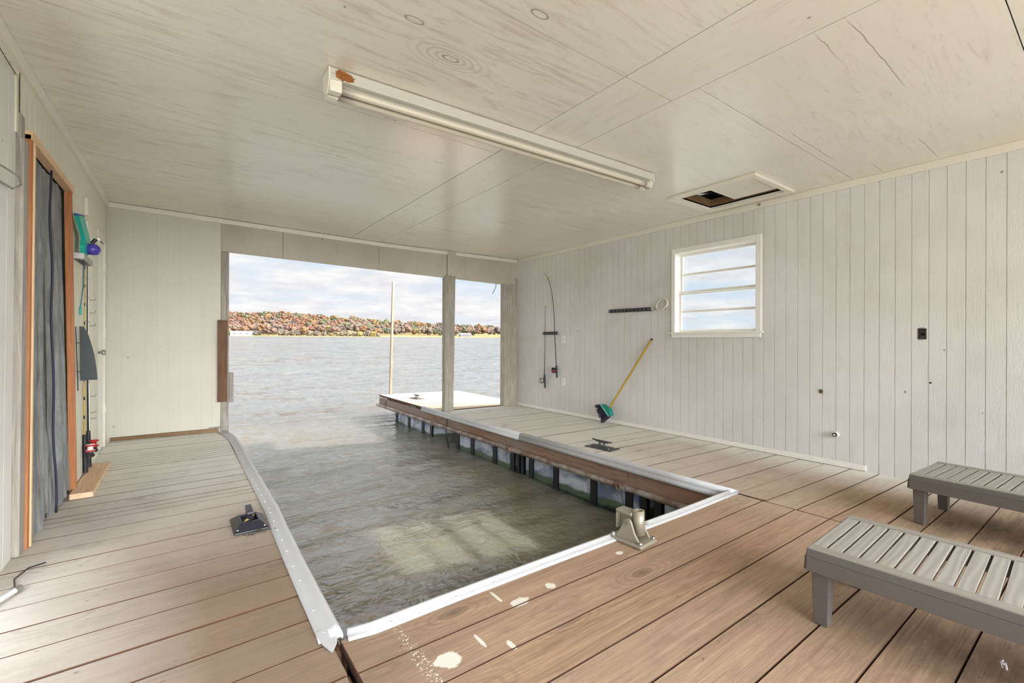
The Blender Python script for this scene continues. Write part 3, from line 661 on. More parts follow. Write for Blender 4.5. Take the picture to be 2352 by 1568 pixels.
# ------------------------------------------------------------------ OUTER POLE
f = MB(); f.hexa([(3.44, 8.83, .03), (3.485, 8.83, .03), (3.485, 8.88, .03), (3.44, 8.88, .03), (3.505, 8.86, 2.30), (3.545, 8.86, 2.30), (3.545, 8.90, 2.30), (3.505, 8.90, 2.30)])
f.build('dock_pole', wood('grey_pine', (120, 106, 88), (150, 136, 114), 2, .6), bevel=.003, label='slim leaning timber pole at the outer corner of the landing', cat='pole')

# ------------------------------------------------------------------ CLEATS
M_cleat = plain('black_cleat', (36, 36, 42), .35, var=.3, scale=14, bump=.2)
def cleat_flip(loc, rz):
    r = empty('dock_cleat', loc, 'black flip-up cleat on a sloped base by the left edging of the slip', 'cleat')
    r.rotation_euler = (0, 0, rz); ORG[r] = Vector((0, 0, 0))
    f = MB(); a, b = .088, .135
    # sloped frame round a recess
    o = [(-a, -b), (a, -b), (a, b), (-a, b)]; t = [(-.05, -.075), (.05, -.075), (.05, .075), (-.05, .075)]; n_ = [(-.04, -.062), (.04, -.062), (.04, .062), (-.04, .062)]
    vs = [(x, y, 0) for x, y in o] + [(x, y, .010) for x, y in o] + [(x, y, .045) for x, y in t] + [(x, y, .045) for x, y in n_] + [(x, y, .012) for x, y in n_]
    fs = [(3, 2, 1, 0)]
    for k in range(4):
        for i in range(4): fs.append((k * 4 + i, k * 4 + (i + 1) % 4, k * 4 + 4 + (i + 1) % 4, k * 4 + 4 + i))
    fs.append((16, 17, 18, 19)); f.add(vs, fs); f.build('cleat_base', M_cleat, r, .004)
    f = MB(); f.prism([(-.068, .082), (-.060, .10), (.055, .104), (.068, .094), (.055, .076), (.028, .066), (.018, .02), (-.02, .02), (-.028, .064)], 0, -.014, .016); f.build('cleat_horn', M_cleat, r, .004)
    for x, y in ((-.068, -.11), (.068, -.11), (-.068, .11), (.068, .11)):
        f = MB(); f.cyl((x, y, .012), (x, y, .022), .011, .008, 12); f.build('bolt', M_chrome, r)
    f = MB(); f.tube([(-.035, -.045, .03), (-.01, -.02, .045), (.005, .0, .05), (.02, .03, .04), (.03, .05, .03)], .005, 6); f.tube([(-.035, -.035, .03), (.0, -.02, .04), (.02, .0, .05), (.03, .02, .05)], .004, 6)
    f.build('twine', plain('twine', (150, 128, 74), .8), r, label='frayed tan twine')
    return r
cleat_flip((.345, 3.115, .0015), 0)
def cleat_flat(loc, rz, label, mat, s=1.0):
    r = empty('dock_cleat', loc, label, 'cleat'); r.rotation_euler = (0, 0, rz); r.scale = (s, s, s); ORG[r] = Vector((0, 0, 0))
    f = MB(); a, b = .085, .165
    o = [(-a, -b), (a, -b), (a, b), (-a, b)]; t = [(-.022, -.07), (.022, -.07), (.022, .07), (-.022, .07)]
    vs = [(x, y, 0) for x, y in o] + [(x, y, .006) for x, y in o] + [(x, y, .018) for x, y in t]
    fs = [(3, 2, 1, 0), (8, 9, 10, 11)] + [(k * 4 + i, k * 4 + (i + 1) % 4, k * 4 + 4 + (i + 1) % 4, k * 4 + 4 + i) for k in range(2) for i in range(4)]
    f.add(vs, fs); f.build('cleat_base', mat, r, .003)
    for y in (-.03, .03):
        f = MB(); f.cyl((0, y, .014), (0, y * .9, .062), .012, .010, 12); f.build('cleat_foot', mat, r)
    f = MB(); f.tube([(0, -.125, .072), (0, -.06, .066), (0, 0, .064), (0, .06, .066), (0, .125, .076)], .012, 12, rs=[.006, .012, .014, .012, .006]); f.build('cleat_horn', mat, r)
    for x, y in ((-.05, -.12), (-.05, .12), (.05, -.12), (.05, .12)):
        f = MB(); f.cyl((x, y, .007), (x, y, .014), .011, .008, 12); f.build('bolt', M_chrome, r)
    return r
M_cleatg = plain('dark_grey_cast', (74, 76, 78), .45, .3, var=.25, scale=20)
cleat_flat((3.55, 3.25, .002), .10, 'dark grey horn cleat on its plate on the right walkway boards', M_cleatg)
cleat_flat((3.62, 7.95, .024), .10, 'small grey-brown horn cleat out on the sunlit landing', plain('rusty_cast', (92, 84, 80), .6, .3, var=.25), .95)

# ------------------------------------------------------------------ HINGED PIPE HOLDER
M_cast = plain('beige_cast', (154, 146, 128), .42, .35, var=.12, scale=12, bump=.15)
hd = empty('pipe_holder', (2.035, 1.625, .001), 'beige cast metal hinge bracket bolted at the near slip edge', 'bracket'); hd.rotation_euler = (0, 0, math.radians(4)); ORG[hd] = Vector((0, 0, 0))
f = MB(); f.box(-.078, .078, -.098, .112, 0, .022); f.build('base_plate', M_cast, hd, .008)
for s in (-1, 1):
    f = MB(); x = .05 * s
    pr_ = [(-.070, .02), (.090, .02), (.070, .034)] + [(.004 + .022 * math.cos(w_), .112 + .022 * math.sin(w_)) for w_ in [0.2 + k * (PI - .6) / 8 for k in range(9)]] + [(-.040, .06)]
    f.prism(pr_, 0, x - .007, x + .007); f.build('side_plate', M_cast, hd, .003)
f = MB()
f.box(-.036, .036, -.005, .098, .142, .162); f.box(-.036, .036, .086, .098, .055, .142); f.box(-.006, .006, .0, .086, .07, .142)
f.build('swing_arm', M_cast, hd, .005)
f = MB(); f.ring((.004, -.03, .045), (.004, -.026, .175), .031, .021, 24); f.build('socket_tube', M_cast, hd)
f = MB(); f.cyl((-.064, .004, .112), (.064, .004, .112), .008, n=12); f.build('hinge_pin', M_chrome, hd)
f = MB(); f.cyl((.03, -.045, .10), (.055, -.05, .10), .006, n=10); f.build('set_screw', M_chrome, hd)
for x, y in ((-.06, -.082), (.06, -.082), (-.06, .095), (.06, .095)):
    f = MB(); f.cyl((x, y, .022), (x, y, .028), .014, n=14); f.cyl((x, y, .028), (x, y, .038), .008, n=6, smooth=False); f.build('bolt', M_chrome, hd)

# ------------------------------------------------------------------ LOUNGERS
lm = NT('taupe_resin', .55, .4); P = lm.obj(); lg_ = lm.noise(lm.mapv(P, (5, 26, 26)), 1.2, 3, .5, 2.2)
wv = lm.n('ShaderNodeTexWave', {'wave_type': 'BANDS', 'bands_direction': 'Y'}, Vector=lm.mapv(P, (3, 12, 12)), Scale=1.1, Distortion=6.0, Detail=1.0).outputs['Fac']
lm.col(lm.mix(wv, sc((142, 137, 128)), sc((155, 150, 141)))); lm.bump(wv, .15, .002); M_slat = lm.m
M_skirt = plain('taupe_resin_plain', (92, 86, 80), .5, var=.05, bump=.1, scale=60)
M_rimt = wood('taupe_rim', (130, 123, 114), (148, 141, 131), 1, .5)
def lounger(loc, rz, label):
    r = empty('chaise_lounge', loc, label, 'lounge chair', 'resin lounge chairs side by side'); r.rotation_euler = (0, 0, rz); ORG[r] = Vector((0, 0, 0))
    W, H = .535, .295; Lh = 1.9          # local: x 0..W, y 0 (foot end) .. -Lh
    f = MB(); rw = .052
    # skirts, slightly splayed with a step
    def skirt(p0, p1, nx, ny):
        for (o0, o1, z0, z1) in ((.006, .000, H - .030, H), (.012, .008, H - .085, H - .030)):
            a = Vector(p0); b = Vector(p1); n_ = Vector((nx, ny, 0)); i = .012
            f.hexa([a + n_ * o0 + Vector((0, 0, z0)), b + n_ * o0 + Vector((0, 0, z0)), b - n_ * i + Vector((0, 0, z0)), a - n_ * i + Vector((0, 0, z0)), a + n_ * o1 + Vector((0, 0, z1)), b + n_ * o1 + Vector((0, 0, z1)), b - n_ * i + Vector((0, 0, z1)), a - n_ * i + Vector((0, 0, z1))])
    skirt((0, 0, 0), (0, -Lh, 0), -1, 0); skirt((W, -Lh, 0), (W, 0, 0), 1, 0); skirt((W, 0, 0), (0, 0, 0), 0, 1); skirt((0, -Lh, 0), (W, -Lh, 0), 0, -1)
    f.build('frame', M_skirt, r, .002)
    f = MB(); f.box(.0, rw, -Lh, 0, H - .006, H + .004); f.box(W - rw, W, -Lh, 0, H - .006, H + .004); f.build('side_rail', M_rimt, r, .004)
    # slats
    y = -.003; k = 0
    while y > -Lh + .05:
        s = MB(); s.box(rw + .001, W - rw - .001, y - .0430, y, H - .014, H + .001); s.build('slat', M_slat, r, .0015); y -= .0515; k += 1
    for lx, ly in ((.012, -.008), (W - .012 - .066, -.008), (.012, -Lh + .008 + .066), (W - .078, -Lh + .074), (.012, -1.0), (W - .078, -1.0)):
        s = MB(); a, b = lx, lx + .066; c, d = ly - .066, ly
        s.hexa([(a + .010, c + .010, 0), (b - .010, c + .010, 0), (b - .010, d - .008, 0), (a + .010, d - .008, 0), (a, c, H - .015), (b, c, H - .015), (b, d, H - .015), (a, d, H - .015)]); s.build('leg', M_skirt, r, .004)
    return r
lounger((1.992, .752, .001), math.radians(2.4), 'taupe slatted resin lounge chair nearest the slip, filling the lower right corner')
lounger((3.615, .803, .001), math.radians(-3.2), 'taupe slatted resin lounge chair standing closest to the white right wall')

# ------------------------------------------------------------------ BROOM
br = empty('broom', (4.68, 4.25, 0), 'teal push broom with a yellow handle leaning in the corner of floor and right wall', 'broom')
f = MB(); f.cyl((4.612, 4.085, .238), (4.722, 3.515, 1.128), .0125, n=14); f.build('handle', plain('yellow_handle', (176, 144, 38), .4, var=.06), br)
f = MB(); f.cyl((4.7216, 3.5175, 1.124), (4.7235, 3.508, 1.139), .0135, n=14); f.build('handle_cap', M_black, br)
def fan(pts, x0, x1):
    s = MB(); s.prism(pts, 0, x0, x1); return s
M_teal = plain('teal_plastic', (14, 132, 112), .35, var=.1)
fan([(4.222, .262), (4.19, .262), (4.13, .235), (4.095, .235), (4.065, .19), (4.063, .165), (4.05, .13), (4.075, .118), (4.15, .19)], 4.585, 4.645).build('head', M_teal, br, .006)
fan([(4.232, .258), (4.215, .262), (4.070, .122), (4.086, .114)], 4.578, 4.652).build('head_lip', plain('light_teal', (110, 196, 186), .4), br, .003)
f = MB(); rb = random.Random(2)
for i in range(120):
    s = rb.random(); dx = rb.uniform(-.034, .034); a = Vector((4.615 + dx * .6, 4.222 + (4.078 - 4.222) * s, .256 + (.120 - .256) * s)); b = Vector((4.615 + dx, 4.335 + (4.215 - 4.335) * s + rb.uniform(-.008, .008), .232 + (.008 - .232) * s + rb.uniform(-.004, .006)))
    if b.z < .004: b.z = .004
    f.cyl(a, b, .0062, .0045, 5)
f.build('bristles', plain('dark_bristle', (56, 54, 70), .8, var=.4, scale=80), br)

# ------------------------------------------------------------------ WALL-MOUNTED THINGS, RIGHT WALL
def rack(y0, y1, z, n, label, tilt=0.0):
    r = empty('rod_rack', (XR - .03, (y0 + y1) / 2, z), label, 'rod rack')
    f = MB(); zt = lambda y: z + tilt * (y - y0)
    f.hexa([(XR - .030, y0, zt(y0) - .022), (XR - .002, y0, zt(y0) - .022), (XR - .002, y1, zt(y1) - .022), (XR - .030, y1, zt(y1) - .022), (XR - .030, y0, zt(y0) + .022), (XR - .002, y0, zt(y0) + .022), (XR - .002, y1, zt(y1) + .022), (XR - .030, y1, zt(y1) + .022)])
    f.build('rack_bar', M_black, r, .002)
    f = MB()
    for i in range(n):
        y = y0 + (y1 - y0) * (i + .5) / n; f.box(XR - .040, XR - .030, y - .009, y + .009, zt(y) - .013, zt(y) + .013)
    f.build('rack_grips', plain('grey_rubber', (92, 94, 98), .6), r)
    f = MB(); f.box(XR - .034, XR - .002, y0 - .045, y0 - .002, zt(y0) - .015, zt(y0) + .015); f.build('end_cap', plain('dull_cap', (186, 180, 166), .5), r, .004)
rack(5.235, 5.578, 1.232, 6, 'small black fishing rod rack on the far part of the right wall')
rack(3.52, 4.20, 1.508, 11, 'long black fishing rod rack left of the window', .008)
M_rod = plain('rod_black', (34, 34, 38), .35)
def rod(name_label, pts, grip, reel_at, reel_dir, accent, guides, extra=None, rodmat=None, gripr=.015, rr=.040):
    r = empty('fishing_rod', pts[0], name_label, 'fishing rod')
    n = len(pts); f = MB(); f.tube(pts, .003, 8, rs=[.0065 - .0038 * i / (n - 1) for i in range(n)]); f.build('rod_blank', rodmat or M_rod, r)
    f = MB(); f.cyl(grip[0], grip[1], gripr, gripr * .85, 14); f.build('grip', M_black, r)
    c = Vector(reel_at); d = Vector(reel_dir).normalized()
    rot = d.to_track_quat('Z', 'Y').to_matrix().to_4x4(); MM = Matrix.Translation(c) @ rot
    f = MB(); f.lathe([(.004, -.040), (rr * .9, -.036), (rr, -.018), (rr, .010), (rr * .85, .026), (rr * .45, .038), (.003, .042)], MM); f.build('reel', M_steel if accent is None else M_cleat, r)
    if accent is not None:
        f = MB(); f.lathe([(rr * 1.03, -.008), (rr * 1.05, .0), (rr * 1.03, .008)], MM); f.build('reel_band', accent, r)
    a = Vector(grip[0]) * .62 + Vector(grip[1]) * .38
    f = MB(); f.tube([a, c + (a - c) * .3], .006, 8); s_ = d.cross(Vector((1, 0, 0))).normalized()
    f.tube([c, c + Vector((-.035, 0, 0)), c + Vector((-.036, 0, .03))], .003, 6); f.cyl(c + Vector((-.044, 0, .032)), c + Vector((-.028, 0, .032)), .007, n=10)
    f.build('reel_stem', M_cleat, r)
    for g in guides:
        q = Vector(g); f = MB(); f.tube([q + Vector((-.0045 + .0045 * math.cos(w_), .006 * math.sin(w_), .0)) for w_ in [k * PI / 4 for k in range(8)]], .0012, 5, closed=True); f.build('line_guide', M_chrome, r)
    return r
xw = XR - .045
rod('black bowed fishing rod with a red-trimmed reel on the right wall', [(xw, 5.235, .72), (xw, 5.265, 1.05), (xw, 5.29, 1.45), (xw, 5.31, 1.68), (xw - .005, 5.35, 1.90), (xw - .01, 5.40, 2.04), (xw - .015, 5.45, 2.13), (xw - .02, 5.52, 2.19)],
    ((xw, 5.235, .735), (xw, 5.222, .545)), (xw - .006, 5.285, .655), (0, .35, -1), plain('red_band', (170, 20, 44), .3), [(xw - .006, 5.30, 1.60), (xw - .008, 5.325, 1.80), (xw - .012, 5.38, 2.0)])
rod('short straight fishing rod with a silver reel nearest the far wall', [(xw, 5.515, .55), (xw, 5.512, .9), (xw, 5.51, 1.25), (xw, 5.505, 1.68)], ((xw, 5.515, .57), (xw, 5.500, .365)), (xw - .006, 5.575, .475), (0, .3, -1), None, [(xw - .006, 5.512, 1.0), (xw - .006, 5.508, 1.4), (xw - .006, 5.506, 1.55)], gripr=.016)
f = MB(); f.tube([(XR - .006, 5.38, 2.135), (XR - .006, 5.43, 2.118), (XR - .006, 5.49, 2.10), (XR - .006, 5.555, 2.078)], .004, 8, rs=[.0015, .003, .0085, .0015])
f.build('fishing_float', plain('yellow_float', (206, 196, 60), .4), label='small yellow fishing float hung on the right wall above the rods', cat='fishing float')
# hose coil
f = MB(); pts = []
for i in range(46):
    a = 2 * PI * 1.9 * i / 45 + 1.9; rr = .066 + .012 * math.sin(i * .55)
    pts.append((XR - .018 - .012 * (i / 45), 3.362 + rr * 1.08 * math.cos(a), 1.555 + rr * math.sin(a)))
f.tube(pts, .0115, 10); f.build('hose_coil', plain('cream_hose', (206, 200, 182), .45), label='coiled cream hose hung between the long rack and the window', cat='hose')
def plate(y, z, kind, label):
    r = empty(kind, (XR - .006, y, z), label, 'switch' if 'switch' in kind else 'outlet')
    f = MB(); f.box(XR - .007, XR, y - .039, y + .039, z - .058, z + .058); f.build('cover_plate', M_trimW, r, .003)
    if 'switch' in kind:
        f = MB(); f.box(XR - .018, XR - .006, y - .005, y + .005, z - .012, z + .006); f.build('toggle', M_steel, r, .002)
    else:
        for s in (-1, 1):
            f = MB(); f.box(XR - .0095, XR - .006, y - .017, y + .017, z + s * .027 - .015, z + s * .027 + .015); f.build('socket', M_trimW, r, .003)
            for q in (-.007, .007): f = MB(); f.box(XR - .0102, XR - .0094, y + q - .0016, y + q + .0016, z + s * .027 - .003, z + s * .027 + .009); f.build('slot', M_dark, r)
plate(5.122, 1.138, 'light_switch', 'white light switch plate beside the small rod rack')
plate(5.120, .487, 'wall_outlet', 'white double wall outlet low on the far part of the right wall')
# open junction box
jb = empty('junction_box', (XR, .98, 1.13), 'open empty metal electrical box sunk in the right wall', 'electrical box')
f = MB(); a, b, c, d = .953, 1.007, 1.129, 1.215; dx = .05
f.box(XR + dx - .003, XR + dx, a, b, c, d); f.box(XR - .001, XR + dx, a, a + .003, c, d); f.box(XR - .001, XR + dx, b - .003, b, c, d); f.box(XR - .001, XR + dx, a, b, c, c + .003); f.box(XR - .001, XR + dx, a, b, d - .003, d)
f.build('box_shell', plain('dull_box', (104, 104, 94), .6, .4, var=.25), jb)
f = MB()
for z in (c - .006, d): f.box(XR - .003, XR, a + .012, b - .012, z, z + .008)
f.build('box_ears', M_steel, jb)
f = MB(); f.lathe([(.004, 0), (.012, .001), (.009, .006)], Matrix.Translation((XR + dx - .003, .985, 1.17)) @ Matrix.Rotation(-PI / 2, 4, 'Y')); f.build('knockout', M_cleat, jb)
# round cut-out with foil-like lining
f = MB(); f.ring((XR - .004, 1.68, .654), (XR + .03, 1.68, .654), .021, .0175, 22); f.cyl((XR + .028, 1.68, .654), (XR + .031, 1.68, .654), .018, n=20); f.build('wall_port', plain('port', (176, 164, 142), .5, .3, var=.5, scale=60), label='small round hole with a metal rim in the right wall', cat='wall port')
pf_ = empty('pipe_stub', (XR, 1.554, .285), 'short white and black pipe stub sticking out low on the right wall', 'pipe')
f = MB(); f.ring((XR - .045, 1.554, .285), (XR, 1.554, .285), .024, .017, 22); f.build('outer_sleeve', M_trimW, pf_)
f = MB(); f.ring((XR - .062, 1.554, .285), (XR, 1.554, .285), .0165, .009, 20); f.build('inner_sleeve', M_black, pf_)
f = MB(); f.ring((XR - .066, 1.554, .285), (XR, 1.554, .285), .0085, .004, 16); f.build('core_tube', M_trimW, pf_)
f = MB(); f.cyl((XR - .008, .928, .789), (XR + .001, .928, .789), .007, n=12); f.build('hole_disc', M_dark, label='tiny dark disc painted as a screw hole on the right wall below the electrical box', cat='wall hole')  # near-black disc stands for the shade inside the hole
f = MB(); f.cyl((XR - .032, 2.222, 2.487), (XR - .018, 2.222, 2.487), .013, n=16); f.build('round_fastener', M_steel, label='small round metal fastener on the crown trim beside the ceiling hatch', cat='fastener')

# ------------------------------------------------------------------ LEFT WALL THINGS
f = MB(); f.box(XL, XL + .014, 5.20, 5.42, .12, 2.10); f.build('gap_shade0', M_trim, kind='structure', bevel=.002, warp=lw)
f = MB(); f.box(XL, XL + .02, 5.14, 5.24, 2.14, 2.28); f.build('gap_shade1', M_trim, kind='structure', bevel=.002, warp=lw)
ry = 5.02
r = empty('rod_rack', (XL, 5.02, 1.775), 'short grey metal rod rack on the left wall holding the teal rod', 'rod rack')
f = MB(); f.box(XL - .01, XL + .062, 4.60, 4.63, 1.70, 1.745); f.box(XL - .01, XL + .004, 4.63, 5.0, 1.70, 1.745); f.box(XL + .052, XL + .062, 4.63, 5.0, 1.70, 1.745); f.box(XL, XL + .062, 5.0, 5.02, 1.70, 1.745)
f.build('rack_frame', M_steel, r, .002, warp=lw)
tr_ = empty('fishing_rod', (XL + .05, 4.95, 1.2), 'child fishing rod hung upside down with teal handle and purple reel', 'fishing rod')
f = MB(); f.prism([(4.43, 1.985), (4.66, 2.025), (4.93, 1.90), (4.87, 1.81), (4.80, 1.75), (4.68, 1.735), (4.64, 1.80), (4.70, 1.87)], 0, XL + .034, XL + .060); f.build('handle', plain('teal_handle', (30, 178, 160), .35, var=.12), tr_, .008, warp=lw)
f = MB(); f.prism([(4.43, 1.983), (4.66, 2.023), (4.655, 2.036), (4.425, 1.996)], 0, XL + .0335, XL + .0605); f.build('handle_end', plain('navy_end', (36, 60, 120), .4), tr_, .003, warp=lw)
f = MB(); f.lathe([(.01, -.045), (.038, -.04), (.05, -.01), (.048, .015), (.03, .035), (.008, .045)], Matrix.Translation((XL + .085, 4.81, 1.81)) @ Matrix.Rotation(.3, 4, 'X')); f.build('reel', plain('purple_reel', (74, 62, 160), .25, var=.5, scale=16), tr_, warp=lw)
f = MB(); f.cyl((XL + .085, 4.78, 1.85), (XL + .11, 4.78, 1.885), .013, n=12); f.build('crank', M_black, tr_, warp=lw)
f = MB(); f.tube([(XL + .045, 4.73, 1.74), (XL + .045, 4.68, 1.5), (XL + .04, 4.58, 1.33)], .004, 8); f.build('rod_blank', plain('blue_rod', (70, 110, 130), .4), tr_, warp=lw)
f = MB(); f.cyl((XL + .04, 4.59, 1.345), (XL + .04, 4.58, 1.285), .008, n=8); f.build('rod_tip', plain('teal_tip', (60, 170, 150), .4), tr_, warp=lw)
M_gold = NT('golden_blank', .35, .5); P = M_gold.pos(); wz = M_gold.math('SINE', M_gold.math('MULTIPLY', M_gold.xyz(P)[2], 42.)); M_gold.col(M_gold.mix(M_gold.ramp(wz, .8, .9), sc((196, 170, 92)), sc((64, 44, 30)))); M_gold = M_gold.m
M_redr = plain('red_reel', (176, 30, 40), .3)
def lrod(y0, y1, mat, label, reelc, zb):
    r = empty('fishing_rod', (XL + .06, y0, zb), label, 'fishing rod')
    f = MB(); f.tube([(XL + .012, y0, zb + .25), (XL + .014, (y0 + y1) / 2, 1.0), (XL + .022, y1, 1.72)], .004, 8, rs=[.0065, .005, .003]); f.build('rod_blank', mat, r, warp=lw)
    f = MB(); f.cyl((XL + .016, y0 - .0, zb), (XL + .014, y0, zb + .30), .017, .013, 14); f.build('grip', M_black, r, warp=lw)
    c = Vector((XL + .052, y0 - .05, zb + .20))
    f = MB(); f.lathe([(.006, -.03), (.028, -.028), (.030, -.018), (.018, -.012), (.018, .012), (.030, .018), (.028, .028), (.006, .03)], Matrix.Translation(c)); f.build('spool', reelc, r, warp=lw)
    f = MB(); f.lathe([(.031, -.026), (.033, -.021), (.031, -.016)], Matrix.Translation(c)); f.lathe([(.031, .016), (.033, .021), (.031, .026)], Matrix.Translation(c)); f.build('spool_rims', M_redr, r, warp=lw)
    f = MB(); f.cyl((XL + .016, y0, zb + .13), c + Vector((0, 0, -.045)), .008, n=10); f.cyl(c + Vector((0, 0, -.055)), c + Vector((0, 0, -.03)), .02, n=12); f.cyl(c + Vector((0, -.01, -.05)), c + Vector((.02, -.06, -.05)), .005, n=8); f.cyl(c + Vector((.015, -.066, -.055)), c + Vector((.025, -.052, -.045)), .011, n=10)
    f.tube([c + Vector((.0, .035 * math.cos(a), .035 * math.sin(a))) for a in [-.9 + .3 * k for k in range(7)]], .0025, 6); f.build('reel_body', M_cleat, r, warp=lw)
    for z in (.75, 1.0, 1.25, 1.45, 1.6):
        s = (z - zb - .25) / (1.77 - zb - .25); q = Vector((XL + .018, y0 + (y1 - y0) * s, z)); f = MB(); f.cyl(q + Vector((-.002, 0, 0)), q + Vector((.012, 0, 0)), .004, n=8); f.build('line_guide', M_chrome, r, warp=lw)
lrod(4.92, 4.97, M_gold, 'gold and brown fishing rod with a white line spool, standing left of its pair', plain('white_line', (222, 214, 210), .4), .048)
lrod(5.12, 5.08, M_rod, 'dark fishing rod with a red reel, standing right of its pair on the left plank', M_redr, .048)
# black fin-shaped panel
f = MB(); f.prism([(-.612, 1.205), (-.590, 1.205), (-.563, 1.14), (-.545, 1.06), (-.530, .98), (-.518, .87), (-.514, .79), (-.612, .787)], 1, 4.795, 4.812)
f.build('fin_panel', plain('black_green_sheet', (36, 46, 46), .45, var=.15), bevel=.003, label='black quarter-curve fin panel hung in front of the left wall rods', cat='panel', warp=lw)
f = MB(); f.tube([(XL + .004, 4.66, 1.20), (XL + .012, 4.66, .72)], .003, 6); f.tube([(XL + .01, 4.66, 1.08), (XL + .014, 4.80, 1.08)], .0025, 6); f.tube([(XL + .01, 4.66, .86), (XL + .014, 4.80, .86)], .0025, 6)
f.build('wire_bracket', M_black, label='thin black wire bracket holding the fin panel', cat='bracket', warp=lw)
f = MB(); f.box(XL + .012, XL + .135, 4.30, 5.27, .003, .041); f.build('floor_plank', M_tanY, bevel=.003, label='loose pine plank lying on the boards under the left wall rods', cat='plank', warp=lw)
# coat hooks on the pale strip
for i, z in enumerate((1.44, 1.33, 1.22, .62, .48, .43)):
    f = MB(); f.tube([(XL + .008, 5.25, z), (XL + .045, 5.25, z), (XL + .052, 5.25, z + .018)], .004, 6); f.build('wall_hook', M_steel, label='small bent metal hook on the pale strip of the left wall', cat='hook', group='hooks on the left wall strip', warp=lw)
# wire hook at the left edge
f = MB(); X_ = XL - .03
f.tube([(X_, 2.80, 1.862), (X_ + .03, 3.0, 1.868), (X_ + .05, 3.08, 1.862), (X_ + .045, 3.14, 1.838), (X_ + .01, 3.17, 1.822), (X_ - .01, 3.05, 1.826), (X_ - .005, 2.80, 1.832)], .0045, 8)
f.build('wire_hook', M_steel, label='bent wire hook sticking out of the rough wall panel at the left edge', cat='hook')
pe = empty('mop_handle', (-.62, 2.8, .0), 'white tube end lying on the boards at the left edge of the picture', 'handle')
f = MB(); f.cyl((-.66, 2.62, .022), (-.565, 2.845, .018), .012, n=12); f.build('tube', M_vinyl, pe)
f = MB(); f.cyl((-.565, 2.845, .018), (-.552, 2.872, .018), .014, n=12); f.build('tube_cap', M_steel, pe)
f = MB(); f.tube([(-.59, 2.86, .006), (-.58, 2.93, .006), (-.60, 3.02, .006), (-.575, 3.13, .006), (-.52, 3.16, .006)], .003, 6); f.build('cord', M_cleat, pe)
# rope crumbs next to the flip cleat
f = MB(); rq = random.Random(11)
for i in range(26):
    a = Vector((.36 + rq.gauss(0, .028), 2.945 + rq.gauss(0, .010), .004 + rq.random() * .006)); b = a + Vector((rq.uniform(-.03, .03), rq.uniform(-.012, .012), rq.uniform(-.001, .006))); f.tube([a, (a + b) / 2 + Vector((0, 0, .004)), b], .0016, 4)
f.build('debris_tuft', plain('debris', (70, 66, 58), .9, var=.5), kind='stuff', label='small tuft of dark fibres on the boards below the left cleat', cat='debris')
f = MB(); f.tube([(2.245, .245, .004), (2.26, .25, .018), (2.268, .262, .010), (2.28, .258, .016)], .003, 5); f.tube([(2.25, .255, .004), (2.262, .262, .014), (2.27, .25, .006)], .0025, 5); f.build('paper_scrap', plain('white_scrap', (236, 230, 236), .7), label='tiny white scrap on the boards beside the nearest lounge chair', cat='scrap')

# ------------------------------------------------------------------ FLUORESCENT FIXTURE
fx = empty('fluorescent_fixture', (1.92, 2.47, CEIL - .004), 'long white two-tube fluorescent fixture on the ceiling with a rust spot', 'ceiling light')
fx.rotation_euler = (0, 0, math.radians(-1.55)); ORG[fx] = Vector((0, 0, 0))
hx = 1.292
fmat = NT('fixture_enamel', .3, .5); P = fmat.obj(); bs = sc((194, 191, 178)); e_ = fmat.math('ADD', fmat.ell(P, (-1.225, -.062, -.030), (.055, .03, .028)), fmat.math('MULTIPLY', fmat.math('SUBTRACT', fmat.noise(P, 38, 4, .7), .5), 1.6))
cc_ = fmat.mix(fmat.ramp(e_, 1.0, .85), bs, fmat.mix(fmat.noise(P, 55, 3), sc((70, 28, 12)), sc((176, 108, 40)))); fmat.col(cc_)
f = MB(); f.prism([(-.065, 0), (-.065, -.058), (-.030, -.064), (-.012, -.088), (.012, -.088), (.030, -.064), (.065, -.058), (.065, 0)], 0, -hx, hx); f.build('housing', fmat.m, fx, .003)
for s in (-1, 1):
    f = MB(); f.prism([(-.067, .0), (-.067, -.062), (-.02, -.118), (.02, -.118), (.067, -.062), (.067, .0)], 0, s * hx - (.006 if s < 0 else 0), s * hx + (.006 if s > 0 else 0)); f.build('end_plate', M_trim, fx, .002)
tm = NT('tube_glass', .22, .6); P = tm.obj(); ax = tm.math('ABSOLUTE', tm.xyz(P)[0]); tm.col(tm.mix(tm.ramp(ax, 1.13, 1.25), sc((206, 200, 182)), sc((112, 100, 86))))
for s in (-1, 1):
    y = s * .036
    f = MB(); f.cyl((-hx + .06, y, -.095), (hx - .07, y, -.095), .019, n=24); f.build('lamp_tube', tm.m, fx)
    for e0_ in (-1, 1):
        f = MB()
        if e0_ < 0: f.box(-hx + .001, -hx + .062, y - .022, y + .022, -.118, -.055)
        else:
            f.box(hx - .03, hx - .001, y - .012, y + .012, -.115, -.05)
            for k in range(4): f.cyl((hx - .068 + k * .013, y, -.095), (hx - .060 + k * .013, y, -.095), .0205, n=20)
        f.build('lamp_holder', M_trim, fx, .003)

